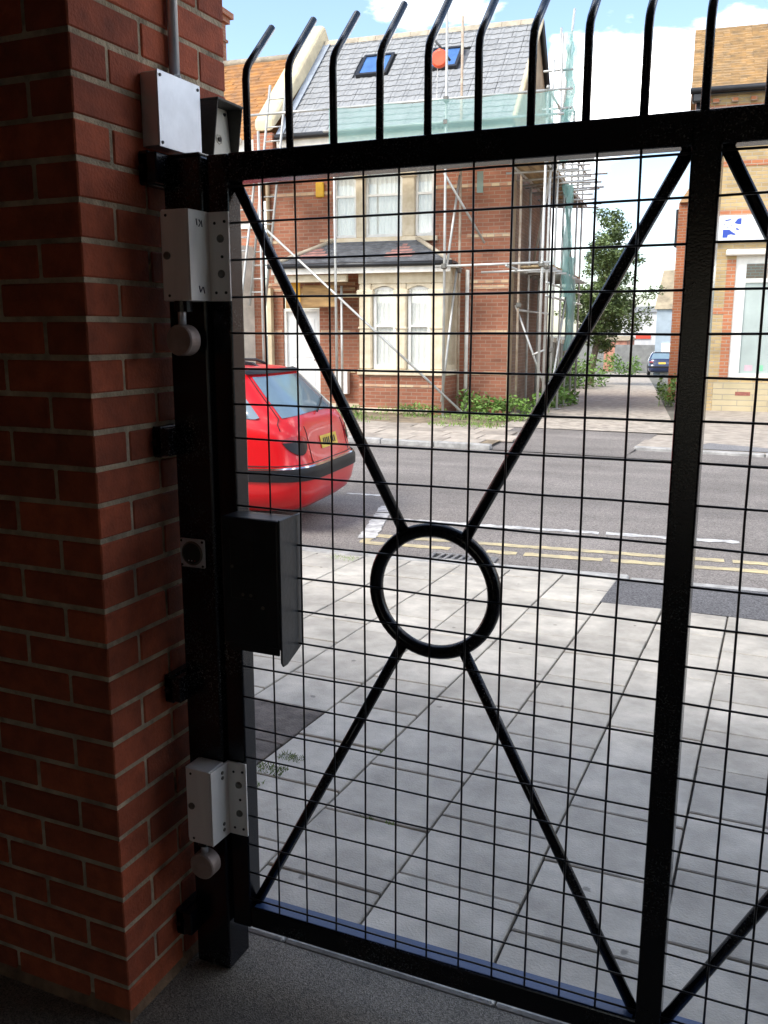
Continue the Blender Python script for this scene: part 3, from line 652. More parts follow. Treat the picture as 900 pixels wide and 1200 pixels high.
# ------------------------------------------------------------------ main house under scaffolding
HA = R(5)
H = thing('terraced_house', (-5.16, 18.1, -.1), HA, 'red brick terraced house with grey tiled roof, skylights and cream bay window behind scaffolding', 'house')
Z0 = .1   # local z = world z + .1
UL = -5.38
holes = [(-3.80, -1.60, 3.60, 5.05), (-5.02, -4.15, .06, 2.60)]
raw(wall(MB(), UL, 0, 0, 5.72, 0, holes), 'front_wall', 'house_brick', H)
raw(wall(MB(), -3.30, -.9, 0, 2.9, .001, [(-2.95, -1.15, .5, 2.75)]), 'bay_back', 'house_brick', H) if False else None
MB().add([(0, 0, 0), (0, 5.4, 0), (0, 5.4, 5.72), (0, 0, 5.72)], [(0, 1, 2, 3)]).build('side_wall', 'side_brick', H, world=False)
box('corner_strip', 'render_tan', H, -.02, .045, .002, .30, 0, 5.7, world=False)
MB().add([(UL, 5.4, 0), (0, 5.4, 0), (0, 5.4, 5.72), (UL, 5.4, 5.72)], [(3, 2, 1, 0)]).build('rear_wall', 'house_brick', H, world=False)
# pale brick bands
for z in (4.55, 3.58, 2.68, 2.56, 1.66, .82):
    for a, b in (((-5.36, -3.84), (-1.56, -.004)) if 3.6 < z else (((-5.36, -5.05), (-4.12, -3.32), (-.88, -.004)))):
        if z == 3.58 and a == -5.36: pass
        box('brick_band', 'band_brick', H, a, b, -.012, .01, z-.035, z+.035, world=False)
# first-floor triple window
box('window_sill', 'stone_cream', H, -3.92, -1.50, -.10, .10, 3.50, 3.60, bevel=.01, world=False)
box('window_lintel', 'stone_cream', H, -3.9, -1.5, -.03, .10, 5.052, 5.25, bevel=.01, world=False)
for a, b in ((-3.29, -3.09), (-2.27, -2.0)):
    MB().box(a, b, -.015, .12, 3.602, 5.05).build('mullion', 'stone_cream', H, bevel=.02, world=False)
    box('capital', 'stone_cream', H, a-.03, b+.03, -.04, .11, 4.78, 4.88, bevel=.012, world=False)
for a, b in ((-3.798, -3.292), (-3.088, -2.272), (-1.998, -1.602)):
    w = sash(H, a, b, 3.605, 5.04, .06, rail=4.46, bars=0)
    curtain(w, a+.04, b-.04, 3.65, 5.0, .125)
# ground-floor bay: canted, cream stone front on a brick base
BV = -.8; bl, br_ = -2.95, -1.13
bb = MB().prism([(bl, BV), (br_, BV), (br_+.07, -.001), (bl-.07, -.001)], 'z', 0, .78).build('bay_base', 'house_brick', H, world=False)
box('base_band', 'band_brick', H, bl+.02, br_-.02, BV-.01, BV+.01, .55, .60, world=False)
MB().prism([(bl-.02, BV-.06), (br_+.02, BV-.06), (br_+.13, -.005), (bl-.13, -.005)], 'z', .782, .90).build('bay_sill', 'stone_cream', H, bevel=.015, world=False)
MB().prism([(bl, BV), (br_, BV), (br_+.07, -.002), (bl-.07, -.002)], 'z', 2.62, 2.93).build('bay_header', 'stone_cream', H, bevel=.01, world=False)
MB().prism([(bl-.05, BV-.05), (br_+.05, BV-.05), (br_+.12, -.002), (bl-.12, -.002)], 'z', 2.935, 2.965).build('bay_cornice', 'stone_cream', H, world=False)
wins = [(-2.66, -2.16), (-1.92, -1.43)]
cols = [(bl, -2.66), (-2.16, -1.92), (-1.43, br_)]
for a, b in cols:
    MB().box(a+.01, b-.01, BV, BV+.16, .902, 2.618).build('bay_column', 'stone_cream', H, bevel=.025, world=False)
    box('capital', 'stone_cream', H, a-.035, b+.035, BV-.035, BV+.16, 2.38, 2.50, bevel=.02, world=False)
    box('column_ring', 'stone_cream', H, a-.005, b+.005, BV-.02, BV+.1, 1.72, 1.76, bevel=.008, world=False)
for a, b in wins:
    # shouldered arch over each light
    pts = [(a-.005, 2.62), (a-.005, 2.44)]+[(a+(b-a)*t, 2.50+.075*math.sin(math.pi*t)) for t in [0, .12, .25, .4, .5, .6, .75, .88, 1]]+[(b+.005, 2.44), (b+.005, 2.62)]
    MB().prism(pts, 'y', BV+.03, BV+.13).build('window_arch', 'stone_cream', H, world=False)
    w = sash(H, a+.005, b-.005, .905, 2.56, BV+.09, rail=1.78, fw=.06)
    curtain(w, a+.02, b-.02, .95, 2.55, BV+.155)
for s_, xa, xb in ((-1, bl, bl-.07), (1, br_, br_+.07)):
    o = MB().add([(xa, BV+.02, .9), (xb, 0, .9), (xb, 0, 2.62), (xa, BV+.02, 2.62)], [(0, 1, 2, 3)]).build('bay_cheek', 'stone_cream', H, world=False)
    mx_ = lambda t: (xa+(xb-xa)*t+s_*.012, (BV+.02)*(1-t))
    p0, p1 = mx_(.22), mx_(.82)
    w = MB().add([(*p0, 1.0), (*p1, 1.0), (*p1, 2.45), (*p0, 2.45)], [(0, 1, 2, 3)]).build('side_pane', 'window_glass', H, world=False)
# bay and porch lean-to roof with hips: slate courses laid one over the other
gl, gr, gv, gz = -4.82, -.97, -.98, 2.99; tl, tr, tv, tz = -3.72, -1.98, -.004, 3.56
roof2 = MB(); rows = 9
for i in range(rows):
    t0, t1 = i/rows, (i+1.12)/rows; lift = .018
    P = lambda t, s_: (gl+(tl-gl)*t if s_ < 0 else gr+(tr-gr)*t, gv+(tv-gv)*t, gz+(tz-gz)*t)
    a, b, c, d = P(t0, -1), P(t0, 1), P(min(t1, 1), 1), P(min(t1, 1), -1)
    roof2.add([(a[0], a[1], a[2]+lift), (b[0], b[1], b[2]+lift), (c[0], c[1], c[2]), (d[0], d[1], d[2])], [(0, 1, 2, 3)])
    roof2.add([(a[0], a[1], a[2]), (b[0], b[1], b[2]), (b[0], b[1], b[2]+lift), (a[0], a[1], a[2]+lift)], [(0, 1, 2, 3)])
    for s_ in (-1, 1):
        q0, q1 = P(t0, s_), P(min(t1, 1), s_); xe0 = q0[0]; xe1 = q1[0]
        roof2.add([(q0[0], q0[1], q0[2]+lift), (q0[0], -.003, q0[2]+lift), (q1[0], -.003, q1[2]), (q1[0], q1[1], q1[2])], [(0, 1, 2, 3)])
rf2 = roof2.build('bay_roof', 'slate', H, world=False)
for cx in (-4.02, -2.12):     # patterned pink slates in diamonds
    mb = MB()
    for i in range(2, 7):
        hw = .34-abs(i-2.6)*.085; t0, t1 = i/rows, (i+1)/rows
        A_ = (gv+(tv-gv)*t0, gz+(tz-gz)*t0+.024); B_ = (gv+(tv-gv)*t1, gz+(tz-gz)*t1+.010)
        if hw > .03: mb.add([(cx-hw, *A_), (cx+hw, *A_), (cx+hw, *B_), (cx-hw, *B_)], [(0, 1, 2, 3)])
    mb.build('pink_slates', 'slate_pink', rf2, world=False)
for s_ in (-1, 1):
    a = (gl if s_ < 0 else gr, gv, gz+.03); b = (tl if s_ < 0 else tr, tv-.01, tz+.03)
    tube('hip_tile', 'ridge_tile', rf2, [a, b], .045, 8, world=False)
box('flashing', 'stone_band', rf2, tl-.1, tr+.1, -.03, .0, tz-.02, tz+.05, world=False)
tube('gutter', 'gutter', H, [(gl-.05, gv-.05, gz-.005), (gr+.05, gv-.05, gz-.005)], .05, 10, world=False)
box('fascia', 'fascia', H, gl, gr, gv-.012, gv+.012, gz-.17, gz-.05, world=False)
box('porch_soffit', 'fascia', H, gl, gr, gv+.012, -.002, gz-.06, gz-.045, world=False)
box('porch_beam', 'stone_cream', H, gl+.02, bl-.23, gv+.10, gv+.20, gz-.32, gz-.18, world=False)
# front door
dr = box('door', 'door_white', H, -4.96, -4.22, .09, .13, .08, 2.10, world=False)
box('door_frame', 'white_frame', H, -5.018, -4.96, .03, .12, .06, 2.16, world=False); box('door_frame', 'white_frame', H, -4.22, -4.152, .03, .12, .06, 2.16, world=False); box('door_frame', 'white_frame', H, -4.96, -4.22, .031, .119, 2.10, 2.16, world=False)
for z0_, z1_ in ((.25, .95), (1.1, 1.95)):
    for a in (-4.88, -4.56): box('door_panel', 'door_white', dr, a, a+.26, .078, .0895, z0_, z1_, bevel=.01, world=False)
cyl((-4.30, .09, 1.05), (-4.30, .04, 1.05), .02, 10).build('door_knob', 'chrome', dr, world=False)
box('fanlight_board', 'ply', H, -4.96, -4.16, .02, .05, 2.17, 2.60, world=False)
box('door_step', 'kerb', H, -5.1, -4.05, -.35, 0, 0, .07, bevel=.01, world=False)
box('meter_cabinet', 'door_white', H, -3.75, -3.45, -.16, -.002, .33, .86, bevel=.01, world=False)
box('plinth', 'stone_cream', H, -4.0, -3.2, -.03, -.001, 0, .12, world=False)
box('plinth', 'stone_cream', H, bl+.01, br_-.3, BV-.05, BV-.002, 0, .11, bevel=.02, world=False)
box('timber_post', 'render_cream', H, -5.33, -5.24, -.16, -.02, 0, 2.6, world=False)
tube('downpipe', 'render_tan', H, [(-5.30, -.06, 3.2), (-5.30, -.06, 5.55)], .045, 8, world=False)
tube('downpipe', 'fascia', H, [(-.84, -.08, 0), (-.84, -.08, 2.9)], .04, 8, world=False)
al_ = box('alarm_box', 'alarm_yellow', H, -4.18, -4.0, -.07, -.002, 4.46, 4.76, bevel=.015, world=False)
# main roof: interlocking tiles, each a piece
RE = Vector((0, -.32, 5.68)); RR = Vector((0, 2.5, 8.26)); sl_ = (RR-RE); SL = sl_.length; sa = math.atan2(sl_.z, sl_.y)
rl_, rr_ = -4.93, .06
roof = MB().add([(rl_, RE.y, RE.z-.03), (rr_, RE.y, RE.z-.03), (rr_, RR.y, RR.z-.03), (rl_, RR.y, RR.z-.03), (rr_, 5.75, 5.3), (rl_, 5.75, 5.3)], [(0, 1, 2, 3), (3, 2, 4, 5)]).build('roof', 'slate', H, world=False)
NR = 17; tw, tgauge = .2785, SL/NR
tm = MB(); hw = tw/2-.004
prof = [(-hw, .0), (-hw, .020), (-hw*.55, .026), (-hw*.35, .014), (hw*.35, .014), (hw*.55, .026), (hw, .020), (hw, .0)]
k = len(prof); tm.add([(x, 0, z) for x, z in prof]+[(x, tgauge+.05, z-.020) for x, z in prof], [tuple(range(k)), tuple(range(2*k-1, k-1, -1))]+[(i, i+k, (i+1) % k+k, (i+1) % k) for i in range(k)])
tme = mesh_of(tm, 'tile_grey')
sky_u = [(-3.72, -3.02), (-2.16, -1.46)]; sk0, sk1 = .54, .76
for r_ in range(NR):
    for c_ in range(18):
        u = rl_+tw/2+c_*tw+.0; t = (r_+.5)/NR
        if u+tw/2 > rr_+.03: continue
        if any(a-.05 < u < b+.05 for a, b in sky_u) and sk0-.01 < t < sk1+.01: continue
        q = RE+sl_*(r_/NR)
        inst(tme, 'roof_tile', roof, (u+jit(.004), q.y, q.z+.012+jit(.002)), (sa+jit(.003), jit(.002), jit(.003)))
for c_ in range(12):
    u0 = rl_+c_*.416; MB().prism([(2.34, 8.16), (2.40, 8.27), (2.5, 8.315), (2.60, 8.27), (2.66, 8.16)], 'x', u0+.004, u0+.412).build('ridge_tile', 'ridge_tile', roof, world=False)
on = lambda u, t, h=0: (u, RE.y+sl_.y*t-math.sin(sa)*h, RE.z+sl_.z*t+math.cos(sa)*h)
for a, b in sky_u:
    fr = MB(); q = .055
    for (x0, x1, t0, t1) in ((a, a+q, sk0, sk1), (b-q, b, sk0, sk1), (a+q, b-q, sk0, sk0+.018), (a+q, b-q, sk1-.018, sk1)):
        fr.add([on(x0, t0, .0), on(x1, t0, .0), on(x1, t1, .0), on(x0, t1, .0), on(x0, t0, .085), on(x1, t0, .085), on(x1, t1, .085), on(x0, t1, .085)],
               [(3, 2, 1, 0), (4, 5, 6, 7), (0, 1, 5, 4), (1, 2, 6, 5), (2, 3, 7, 6), (3, 0, 4, 7)])
    s_ = fr.build('skylight', 'gutter', roof, world=False)
    MB().add([on(a+q, sk0+.018, .06), on(b-q, sk0+.018, .06), on(b-q, sk1-.018, .06), on(a+q, sk1-.018, .06)], [(0, 1, 2, 3)]).build('pane', 'sky_glass', s_, world=False)
# gable end, barge boards, party parapet, gutter
MB().add([(.004, 0, 5.72), (.004, 5.4, 5.6), (.004, 2.5, 8.2)], [(0, 1, 2)]).build('gable_wall', 'render_tan', H, world=False)
tube('verge', 'render_cream', roof, [on(.075, 0, .0), on(.075, 1, .0)], .055, 6, world=False)
tube('verge', 'gutter', roof, [(.075, 2.5, 8.24), (.075, 5.7, 5.32)], .06, 6, world=False)
pt = [(-.42, 5.75), (-.42, 6.02), (2.42, 8.62), (2.5, 8.66), (2.58, 8.62), (5.6, 5.8), (5.6, 5.3), (2.5, 8.05)]
MB().prism(pt, 'x', -5.42, -4.96).build('party_parapet', 'render_cream', H, bevel=.10, seg=3, world=False, smooth=False)
box('kneeler', 'house_brick', H, -5.44, -5.0, -.40, .02, 5.10, 5.74, world=False)
MB().add([on(-4.96, 0, .03), on(-4.78, 0, .05), on(-4.78, 1, .05), on(-4.96, 1, .03)], [(0, 1, 2, 3)]).build('lead_flashing', 'lead', roof, world=False)
tube('gutter', 'gutter', H, [(-4.93, -.40, 5.64), (.08, -.40, 5.64)], .06, 10, world=False)
box('fascia', 'fascia', H, -4.93, .05, -.345, -.32, 5.45, 5.62, world=False); box('soffit', 'fascia', H, -4.93, .05, -.32, -.003, 5.44, 5.455, world=False)

# ------------------------------------------------------------------ neighbour house on the left
NB = thing('terraced_house', (-5.16+5.43*-math.cos(HA), 18.1+5.43*-math.sin(HA), -.1), HA, 'neighbouring brick house with orange tiled roof and white bay window at the left', 'house')
raw(wall(MB(), -6.5, 0, 0, 5.72, 0, [(-3.6, -2.6, 3.7, 5.0)]), 'front_wall', 'house_brick', NB)
box('string_course', 'fascia', NB, -6.5, -.01, -.04, .02, 3.88, 4.04, world=False)
sash(NB, -3.6, -2.6, 3.7, 5.0, .05, rail=4.4)
nb0, nb1, nv = -3.0, -.28, -.75
MB().prism([(nb0, nv), (nb1-.25, nv), (nb1, -.002), (nb0-.2, -.002)], 'z', 0, .95).build('bay_base', 'house_brick', NB, world=False)
MB().prism([(nb0, nv), (nb1-.25, nv), (nb1, -.002), (nb0-.2, -.002)], 'z', 2.62, 3.5).build('bay_header', 'fascia', NB, world=False)
box('bay_sill', 'fascia', NB, nb0-.05, nb1-.2, nv-.06, nv+.1, .95, 1.06, world=False)
for a, b in ((-2.98, -2.2), (-2.1, -1.3), (-1.2, -.56)):
    w = sash(NB, a, b, 1.06, 2.62, nv+.05, rail=1.9, fw=.07); curtain(w, a+.06, b-.06, 1.1, 2.55, nv+.115)
box('bay_column', 'fascia', NB, -.558, -.535, nv, nv+.1, .95, 2.62, world=False)
MB().add([(nb1-.24, nv+.02, .95), (nb1-.01, -.002, .95), (nb1-.01, -.002, 2.62), (nb1-.24, nv+.02, 2.62)], [(0, 1, 2, 3)]).build('bay_cheek', 'fascia', NB, world=False)
nr = MB()
for i in range(22):
    t0, t1 = i/22, (i+1.08)/22; y0, y1 = -.32+2.82*t0, -.32+2.82*t1; z0_, z1_ = 5.66+2.35*t0, 5.66+2.35*t1
    k = 44
    for j in range(k):
        xa, xb = -6.6+6.58*j/k, -6.6+6.58*(j+1)/k; l_ = .035+jit(.012)
        nr.add([(xa, y0, z0_+l_), (xb, y0, z0_+l_), (xb, y1, z1_), (xa, y1, z1_)], [(0, 1, 2, 3)]); nr.add([(xa, y0, z0_-.01), (xb, y0, z0_-.01), (xb, y0, z0_+l_), (xa, y0, z0_+l_)], [(0, 1, 2, 3)])
nroof = nr.build('roof', 'tile_orange', NB, world=False); nroof['kind'] = 'stuff'
MB().add([(-6.6, 2.5, 8.0), (-.02, 2.5, 8.0), (-.02, 5.7, 5.3), (-6.6, 5.7, 5.3)], [(0, 1, 2, 3)]).build('rear_roof', 'tile_orange', NB, world=False)
tube('ridge', 'ridge_tile', NB, [(-6.6, 2.5, 8.02), (-.02, 2.5, 8.02)], .09, 8, world=False)
box('fascia', 'fascia', NB, -6.5, -.02, -.35, -.32, 5.35, 5.64, world=False)
tube('gutter', 'fascia', NB, [(-6.5, -.41, 5.62), (-.3, -.41, 5.62)], .06, 8, world=False)
ch = box('chimney', 'house_brick', NB, -3.2, -2.30, 2.2, 2.85, 7.6, 9.05, world=False)
box('corbel', 'house_brick', ch, -3.28, -2.22, 2.12, 2.93, 9.05, 9.17, world=False); box('corbel', 'house_brick', ch, -3.24, -2.26, 2.16, 2.89, 8.62, 8.68, world=False); box('corbel', 'house_brick', ch, -3.35, -2.15, 2.06, 3.0, 9.17, 9.30, world=False)

# ------------------------------------------------------------------ scaffolding
S = thing('scaffold', (-5.16, 18.1, -.1), HA, 'steel tube scaffolding with timber boards round the house under repair', 'scaffold')
def P_(a, b, r=.0242, m='pole', name='scaffold_tube'): return tube(name, m, S, [a, b], r, 8, world=False)
fz = 0.0
for u, v, z0_, z1_, m_ in ((-3.30, -1.22, 0, 6.0, 'pole'), (-1.05, -1.22, 0, 7.55, 'pole'), (-.98, -.30, 0, 7.6, 'pole_rust'), (.82, -1.22, 0, 6.0, 'pole'), (-4.95, -1.22, 0, 5.6, 'pole'), (-3.42, -.62, 0, 2.6, 'pole'),
                          (.82, -.55, 0, 6.6, 'pole'), (.82, .35, 0, 7.3, 'pole'), (.82, 1.5, 0, 6.4, 'pole'), (.82, 2.6, 0, 6.4, 'pole'), (.82, 3.7, 0, 6.2, 'pole'), (.82, 4.8, 0, 6.2, 'pole'),
                          (.16, .10, 0, 5.4, 'pole_rust'), (.16, 1.3, 0, 5.4, 'pole'), (.16, 2.6, 0, 5.4, 'pole'), (.16, 3.9, 0, 5.4, 'pole')):
    tube('standard', m_, S, [(u+.03, v, z0_+.01), (u+.015+jit(.02), v, z1_)], .0262, 8, world=False); box('base_plate', 'pole', S, u-.05, u+.11, v-.08, v+.08, .004, .012, world=False)
LG = [((-1.2, -1.25, 2.90), (1.0, -1.25, 2.93)), ((-.5, -.34, 2.83), (1.0, -.34, 2.86)), ((-3.5, -1.25, 5.90), (1.15, -1.25, 5.91)), ((-3.5, -1.25, 5.50), (1.15, -1.25, 5.50)), ((-5.2, -1.25, 4.93), (1.2, -1.25, 4.93)), ((-5.2, -.40, 4.93), (1.2, -.40, 4.93)), ((-5.1, -1.25, 5.9), (-3.3, -1.25, 5.9)),
      ((.85, -1.3, 2.92), (.85, 5.2, 2.92)), ((.19, -1.3, 2.88), (.19, 4.2, 2.88)), ((.85, -1.3, 4.72), (.85, 5.3, 4.72)), ((.19, -1.3, 4.72), (.19, 4.3, 4.72)), ((.85, -1.3, 5.5), (.85, 5.3, 5.5)), ((.85, -1.3, 5.95), (.85, 5.3, 5.95)), ((.19, .1, 2.1), (.19, 4.3, 2.1)), ((.85, -.6, 2.35), (.85, 5.2, 2.35)), ((.85, -.6, 2.6), (.85, 5.2, 2.6))]
for a, b in LG: P_(a, b, name='ledger')
for v in (-.55, .2, .9, 1.5, 2.1, 2.6, 3.2, 3.7, 4.3, 4.8):
    for z in (4.66, 5.06, 5.40):
        if z == 4.66 or random.random() < .75: P_((-.0, v+.04+jit(.1), z+jit(.04)), (1.15+random.random()*.35, v+.04, z+jit(.04)), .022, name='transom')
    if random.random() < .8: P_((.05, v+.05, 2.86), (1.02, v+.05, 2.86), .022, name='transom')
for u in (-5, -3.9, -2.8, -1.7, -.6, .5): P_((u, -1.35, 4.90), (u, -.30, 4.90), .022, name='transom')
P_((-4.86, -1.28, 3.78), (-.54, -1.28, .05), name='brace')
P_((.12, .14, 2.2), (.86, .36, .25), name='brace'); P_((.86, -.55, 4.7), (.20, 1.5, 2.9), name='brace'); P_((.87, 1.5, 4.5), (.87, 3.7, 2.4), name='brace'); P_((.87, 2.6, 2.9), (.87, .35, .4), name='brace'); P_((-.98, -.32, 4.7), (-.98, -1.22, 2.9), name='brace'); P_((-1.05, -1.25, 4.6), (-.45, -.32, 3.4), name='brace'); P_((-1.0, -.32, 3.0), (-1.06, -1.2, .3), name='brace')
P_((-4.75, -.52, 2.42), (-3.0, -.52, 2.40), .045, 'render_cream', 'timber_beam')
bm_ = mesh_of(MB().box(-1.15, 1.15, -.11, .11, -.019, .019), 'board', bevel=.004)
for r_ in range(4):
    for u in (-4.1, -1.78, .0): inst(bm_, 'board', S, (u+jit(.05)+(.25 if r_ % 2 else 0), -1.12+r_*.228, 4.975+jit(.006)), (0, jit(.004), jit(.006)))
for r_ in range(3):
    for v in (-.1, 2.2, 4.4): inst(bm_, 'board', S, (.30+r_*.228, v+jit(.05), 4.77+jit(.006)), (0, 0, math.pi/2+jit(.006)))
    for v in (1.3, 3.6): inst(bm_, 'board', S, (.30+r_*.228, v+jit(.05), 2.965+jit(.006)), (0, 0, math.pi/2+jit(.006)))
for u in (-2.3, .0): inst(bm_, 'toe_board', S, (u, -1.20, 5.11), (math.pi/2, 0, 0))
for u, v, z in ((-3.28, -1.24, 4.93), (-1.03, -1.24, 2.9), (-1.03, -1.24, 5.5), (-.96, -.33, 2.88), (.84, -.57, 2.9), (.84, -.57, 4.72), (.84, -1.24, 2.9), (-1.03, -1.24, 5.9), (.19, .1, 2.2), (.84, .34, 1.3), (-3.28, -1.24, 5.9)):
    box('coupler', 'bolt', S, u-.05, u+.05, v-.055, v+.055, z-.05, z+.05, bevel=.015, world=False)
P_((.86, -.55, 1.32), (.62, -.62, 1.22), .022, 'pole', 'stub_tube'); P_((.9, .3, 5.2), (.72, 1.0, 7.6), name='scaffold_tube'); P_((.85, .5, 5.4), (.98, .9, 7.9), name='scaffold_tube'); P_((.80, 1.4, 5.0), (.9, .7, 7.2), name='scaffold_tube')
for z in (5.95, 6.3, 6.65): P_((.5, .35, z), (1.05, .55, z+.05), .022, name='transom')
# tags and boards tied on
yb = box('warning_board', 'yellow_board', S, -4.62, -4.34, -.60, -.585, 2.28, 2.72, world=False)
box('panel_board', 'ply', S, -4.28, -3.52, -.60, -.58, 2.18, 2.62, world=False)
# netting sheets
def sheet(name, f, nu, nv_, parent, m='netting'):
    mb = MB()
    for i in range(nu+1):
        for j in range(nv_+1): mb.v.append(f(i/nu, j/nv_))
    for i in range(nu):
        for j in range(nv_): mb.f.append((i*(nv_+1)+j, (i+1)*(nv_+1)+j, (i+1)*(nv_+1)+j+1, i*(nv_+1)+j+1))
    return link(mb.mesh(), name, m, parent, world=False, smooth=True)
wob = lambda a, b, c: noise.noise(Vector((a*3.1, b*3.1, c)))
def nf(s, t): u = -3.36+4.4*s; z = 4.96+.94*t; return (u, -1.30-.05*wob(u, z, 1.)*(1.2-t)-.03*math.sin(u*9)*(1-t)*.6, z-.04*abs(math.sin(u*2.9))*(t > .98))
sheet('netting', nf, 60, 8, S)
def nf2(s, t): v = -1.25+5.5*s; z = 4.85+1.0*t; return (.93+.05*wob(v, z, 4.), v, z)
sheet('netting', nf2, 50, 6, S) if False else None
def hang(v0, v1, z0_, z1_, u, seed):
    def f(s, t):
        z = z0_+(z1_-z0_)*t; w_ = .35+.65*abs(math.sin(t*2.6+seed)); v = (v0+v1)/2+(v1-v0)*(s-.5)*w_+.12*wob(t*2, seed, 2.)
        return (u+.07*math.sin(s*14+seed)+.10*wob(s*2, t*2, seed), v, z)
    return sheet('netting', f, 16, 22, S)
hang(1.9, 3.0, 1.25, 3.3, .92, .4); hang(1.2, 1.9, 2.4, 4.7, .92, 1.7); hang(.35, 1.25, 5.95, 7.35, .96, 2.6); hang(.2, 1.0, 5.0, 5.95, .95, 3.3)
box('netting_tag', 'netting', S, -.62, -.50, -.36, -.33, 4.35, 4.75, world=False)
# gin wheel for the hoist
gw = thing('hoist_wheel', (-6.24, 16.83, 6.5), HA, 'orange hoist pulley hanging from the scaffold in front of a skylight', 'pulley')
tube('arm', 'gutter', gw, [(-.16, 0, .42), (.02, 0, .22), (.20, 0, -.02)], .022, 8, world=False)
MB().tube([(-.0, -.05, .03), (-.0, -.02, .03), (-.0, .02, .03), (-.0, .05, .03)], [.13, .165, .165, .13], 20).build('wheel', 'orange_plastic', gw, world=False, bevel=.004)
MB().tube([(0, 0, .20), (0, 0, .14)], [.03, .06], 10).build('hook', 'orange_plastic', gw, world=False)
tube('rope', 'pole', gw, [(-.04, 0, -.12), (-.06, 0, -2.0)], .008, 5, world=False)
# ladders
def ladder(a, b, w, label, tiltv):
    L = thing('ladder', (0, 0, 0), 0, label, 'ladder', 'aluminium ladders')
    L.location = H.location; L.rotation_euler = H.rotation_euler; WM[L.name] = WM[H.name]
    a, b = Vector(a), Vector(b); d = (b-a); n = int(d.length/.27); side = Vector((w, 0, 0))
    for s_ in (0, 1): tube('rail', 'pole', L, [a+side*s_, b+side*s_], .028, 4, world=False)
    for i in range(1, n): q = a+d*(i/n); tube('rung', 'pole', L, [q, q+side], .015, 6, world=False)
    return L
ladder((-5.30, -1.05, 2.2), (-4.92, -.62, 6.6), .36, 'aluminium ladder leaning up to the eaves by the cream parapet', 0)
ladder((-5.95, -1.65, .0), (-5.50, -1.0, 4.95), .40, 'aluminium ladder standing before the neighbouring white bay window', 0)

# ------------------------------------------------------------------ corner building at the right
RA = R(6)
B = thing('corner_shop', (-1.98, 20.5, -.1), RA, 'yellow brick corner building with tiled roof, white sign and shop window at the right', 'building')
raw(wall(MB(), 0, 9, 0, 6.5, 0, [(.98, 6.6, .72, 3.22)], depth=.2), 'front_wall', 'yellow_brick', B)
MB().add([(0, 0, 0), (0, 9, -.4), (0, 9, 6.5), (0, 0, 6.5)], [(0, 1, 2, 3)]).build('side_wall', 'orange_brick', B, world=False)
box('corner_pier', 'orange_brick', B, -.02, .26, -.02, .3, 0, 6.45, world=False)
box('quoin', 'orange_brick', B, .80, .978, -.012, .02, .72, 3.15, world=False)
for z in (6.12, 5.05, 4.08, 2.10): box('brick_band', 'orange_brick', B, .27, 8.9 if z > 3 else .798, -.012, .01, z-.06, z+.06, world=False)
box('plinth', 'plinth_brick', B, .70, 9, -.05, .01, -.02, .62, world=False); box('plinth', 'yellow_brick', B, .27, .698, -.04, .01, -.02, .68, world=False)
sg = box('sign_board', 'sign_white', B, .52, 8, -.10, -.014, 3.50, 4.02, bevel=.006, world=False)
lg = lambda *q: MB().prism([(.66+x*.36, 3.58+z*.38) for x, z in q], 'y', -.104, -.100).build('logo_mark', 'sign_blue', sg, world=False)
lg((.02, 0), (.02, .42), (.37, .42), (.51, .30), (.74, .17), (.65, .12), (.47, .17), (.30, .13), (.28, 0)); lg((.98, 1), (.98, .68), (.84, .68), (.60, .75), (.79, .98)); lg((.67, .50), (.84, .47), (.91, .37), (.74, .40))
lg((.09, .93), (.47, .97), (.37, .90), (.14, .87)); lg((.04, .66), (.12, .76), (.09, .64)); lg((.40, .66), (.50, .68), (.44, .60)); lg((.22, .56), (.34, .54), (.26, .51)); lg((.16, .78), (.34, .79), (.30, .75))
box('ledge', 'fascia', B, .76, 8, -.16, .0, 3.22, 3.34, bevel=.02, world=False)
fr = MB(); fr.box(.98, 1.19, .03, .12, .72, 3.22); fr.box(1.19, 6.6, .031, .119, 3.06, 3.22); fr.box(1.19, 6.6, .031, .119, .72, .80); fr.box(1.19, 6.6, .032, .11, 2.68, 2.76); fr.box(2.9, 3.02, .033, .11, .8, 3.06); fr.box(4.7, 4.82, .033, .11, .8, 3.06)
sw = fr.build('shop_window', 'white_frame', B, world=False)
box('pane', 'frosted', sw, 1.19, 6.5, .07, .08, .80, 2.68, world=False); box('pane', 'window_glass', sw, 1.19, 6.5, .07, .08, 2.76, 3.06, world=False)
for x, w_, m_ in ((1.30, .16, 'print_pink'), (1.58, .09, 'print_green'), (1.85, .12, 'print_grey')): box('window_print', m_, sw, x, x+w_, .0675, .0695, .86, .98, bevel=.02 if False else 0, world=False)
for i in range(9):
    for q in range(3): box('window_print', 'print_grey', sw, 1.78+i*.06, 1.78+i*.06+.03+random.random()*.02, .0675, .0695, 1.62-q*.14, 1.66-q*.14, world=False)
box('plaque', 'print_red', B, 1.15, 1.45, -.056, -.05, .34, .42, world=False)
rr2 = MB()
for i in range(24):
    t0, t1 = i/24, (i+1.1)/24; y0, y1 = -.16+3.06*t0, -.16+3.06*t1; z0_, z1_ = 6.48+2.0*t0, 6.48+2.0*t1
    for j in range(60):
        xa, xb = -.12+9*j/60, -.12+9*(j+1)/60; l_ = .035+jit(.018)
        rr2.add([(xa, y0, z0_+l_), (xb, y0, z0_+l_), (xb, y1, z1_), (xa, y1, z1_)], [(0, 1, 2, 3)]); rr2.add([(xa, y0, z0_-.02), (xb, y0, z0_-.02), (xb, y0, z0_+l_), (xa, y0, z0_+l_)], [(0, 1, 2, 3)])
o = rr2.build('roof', 'tile_tan', B, world=False); o['kind'] = 'stuff'
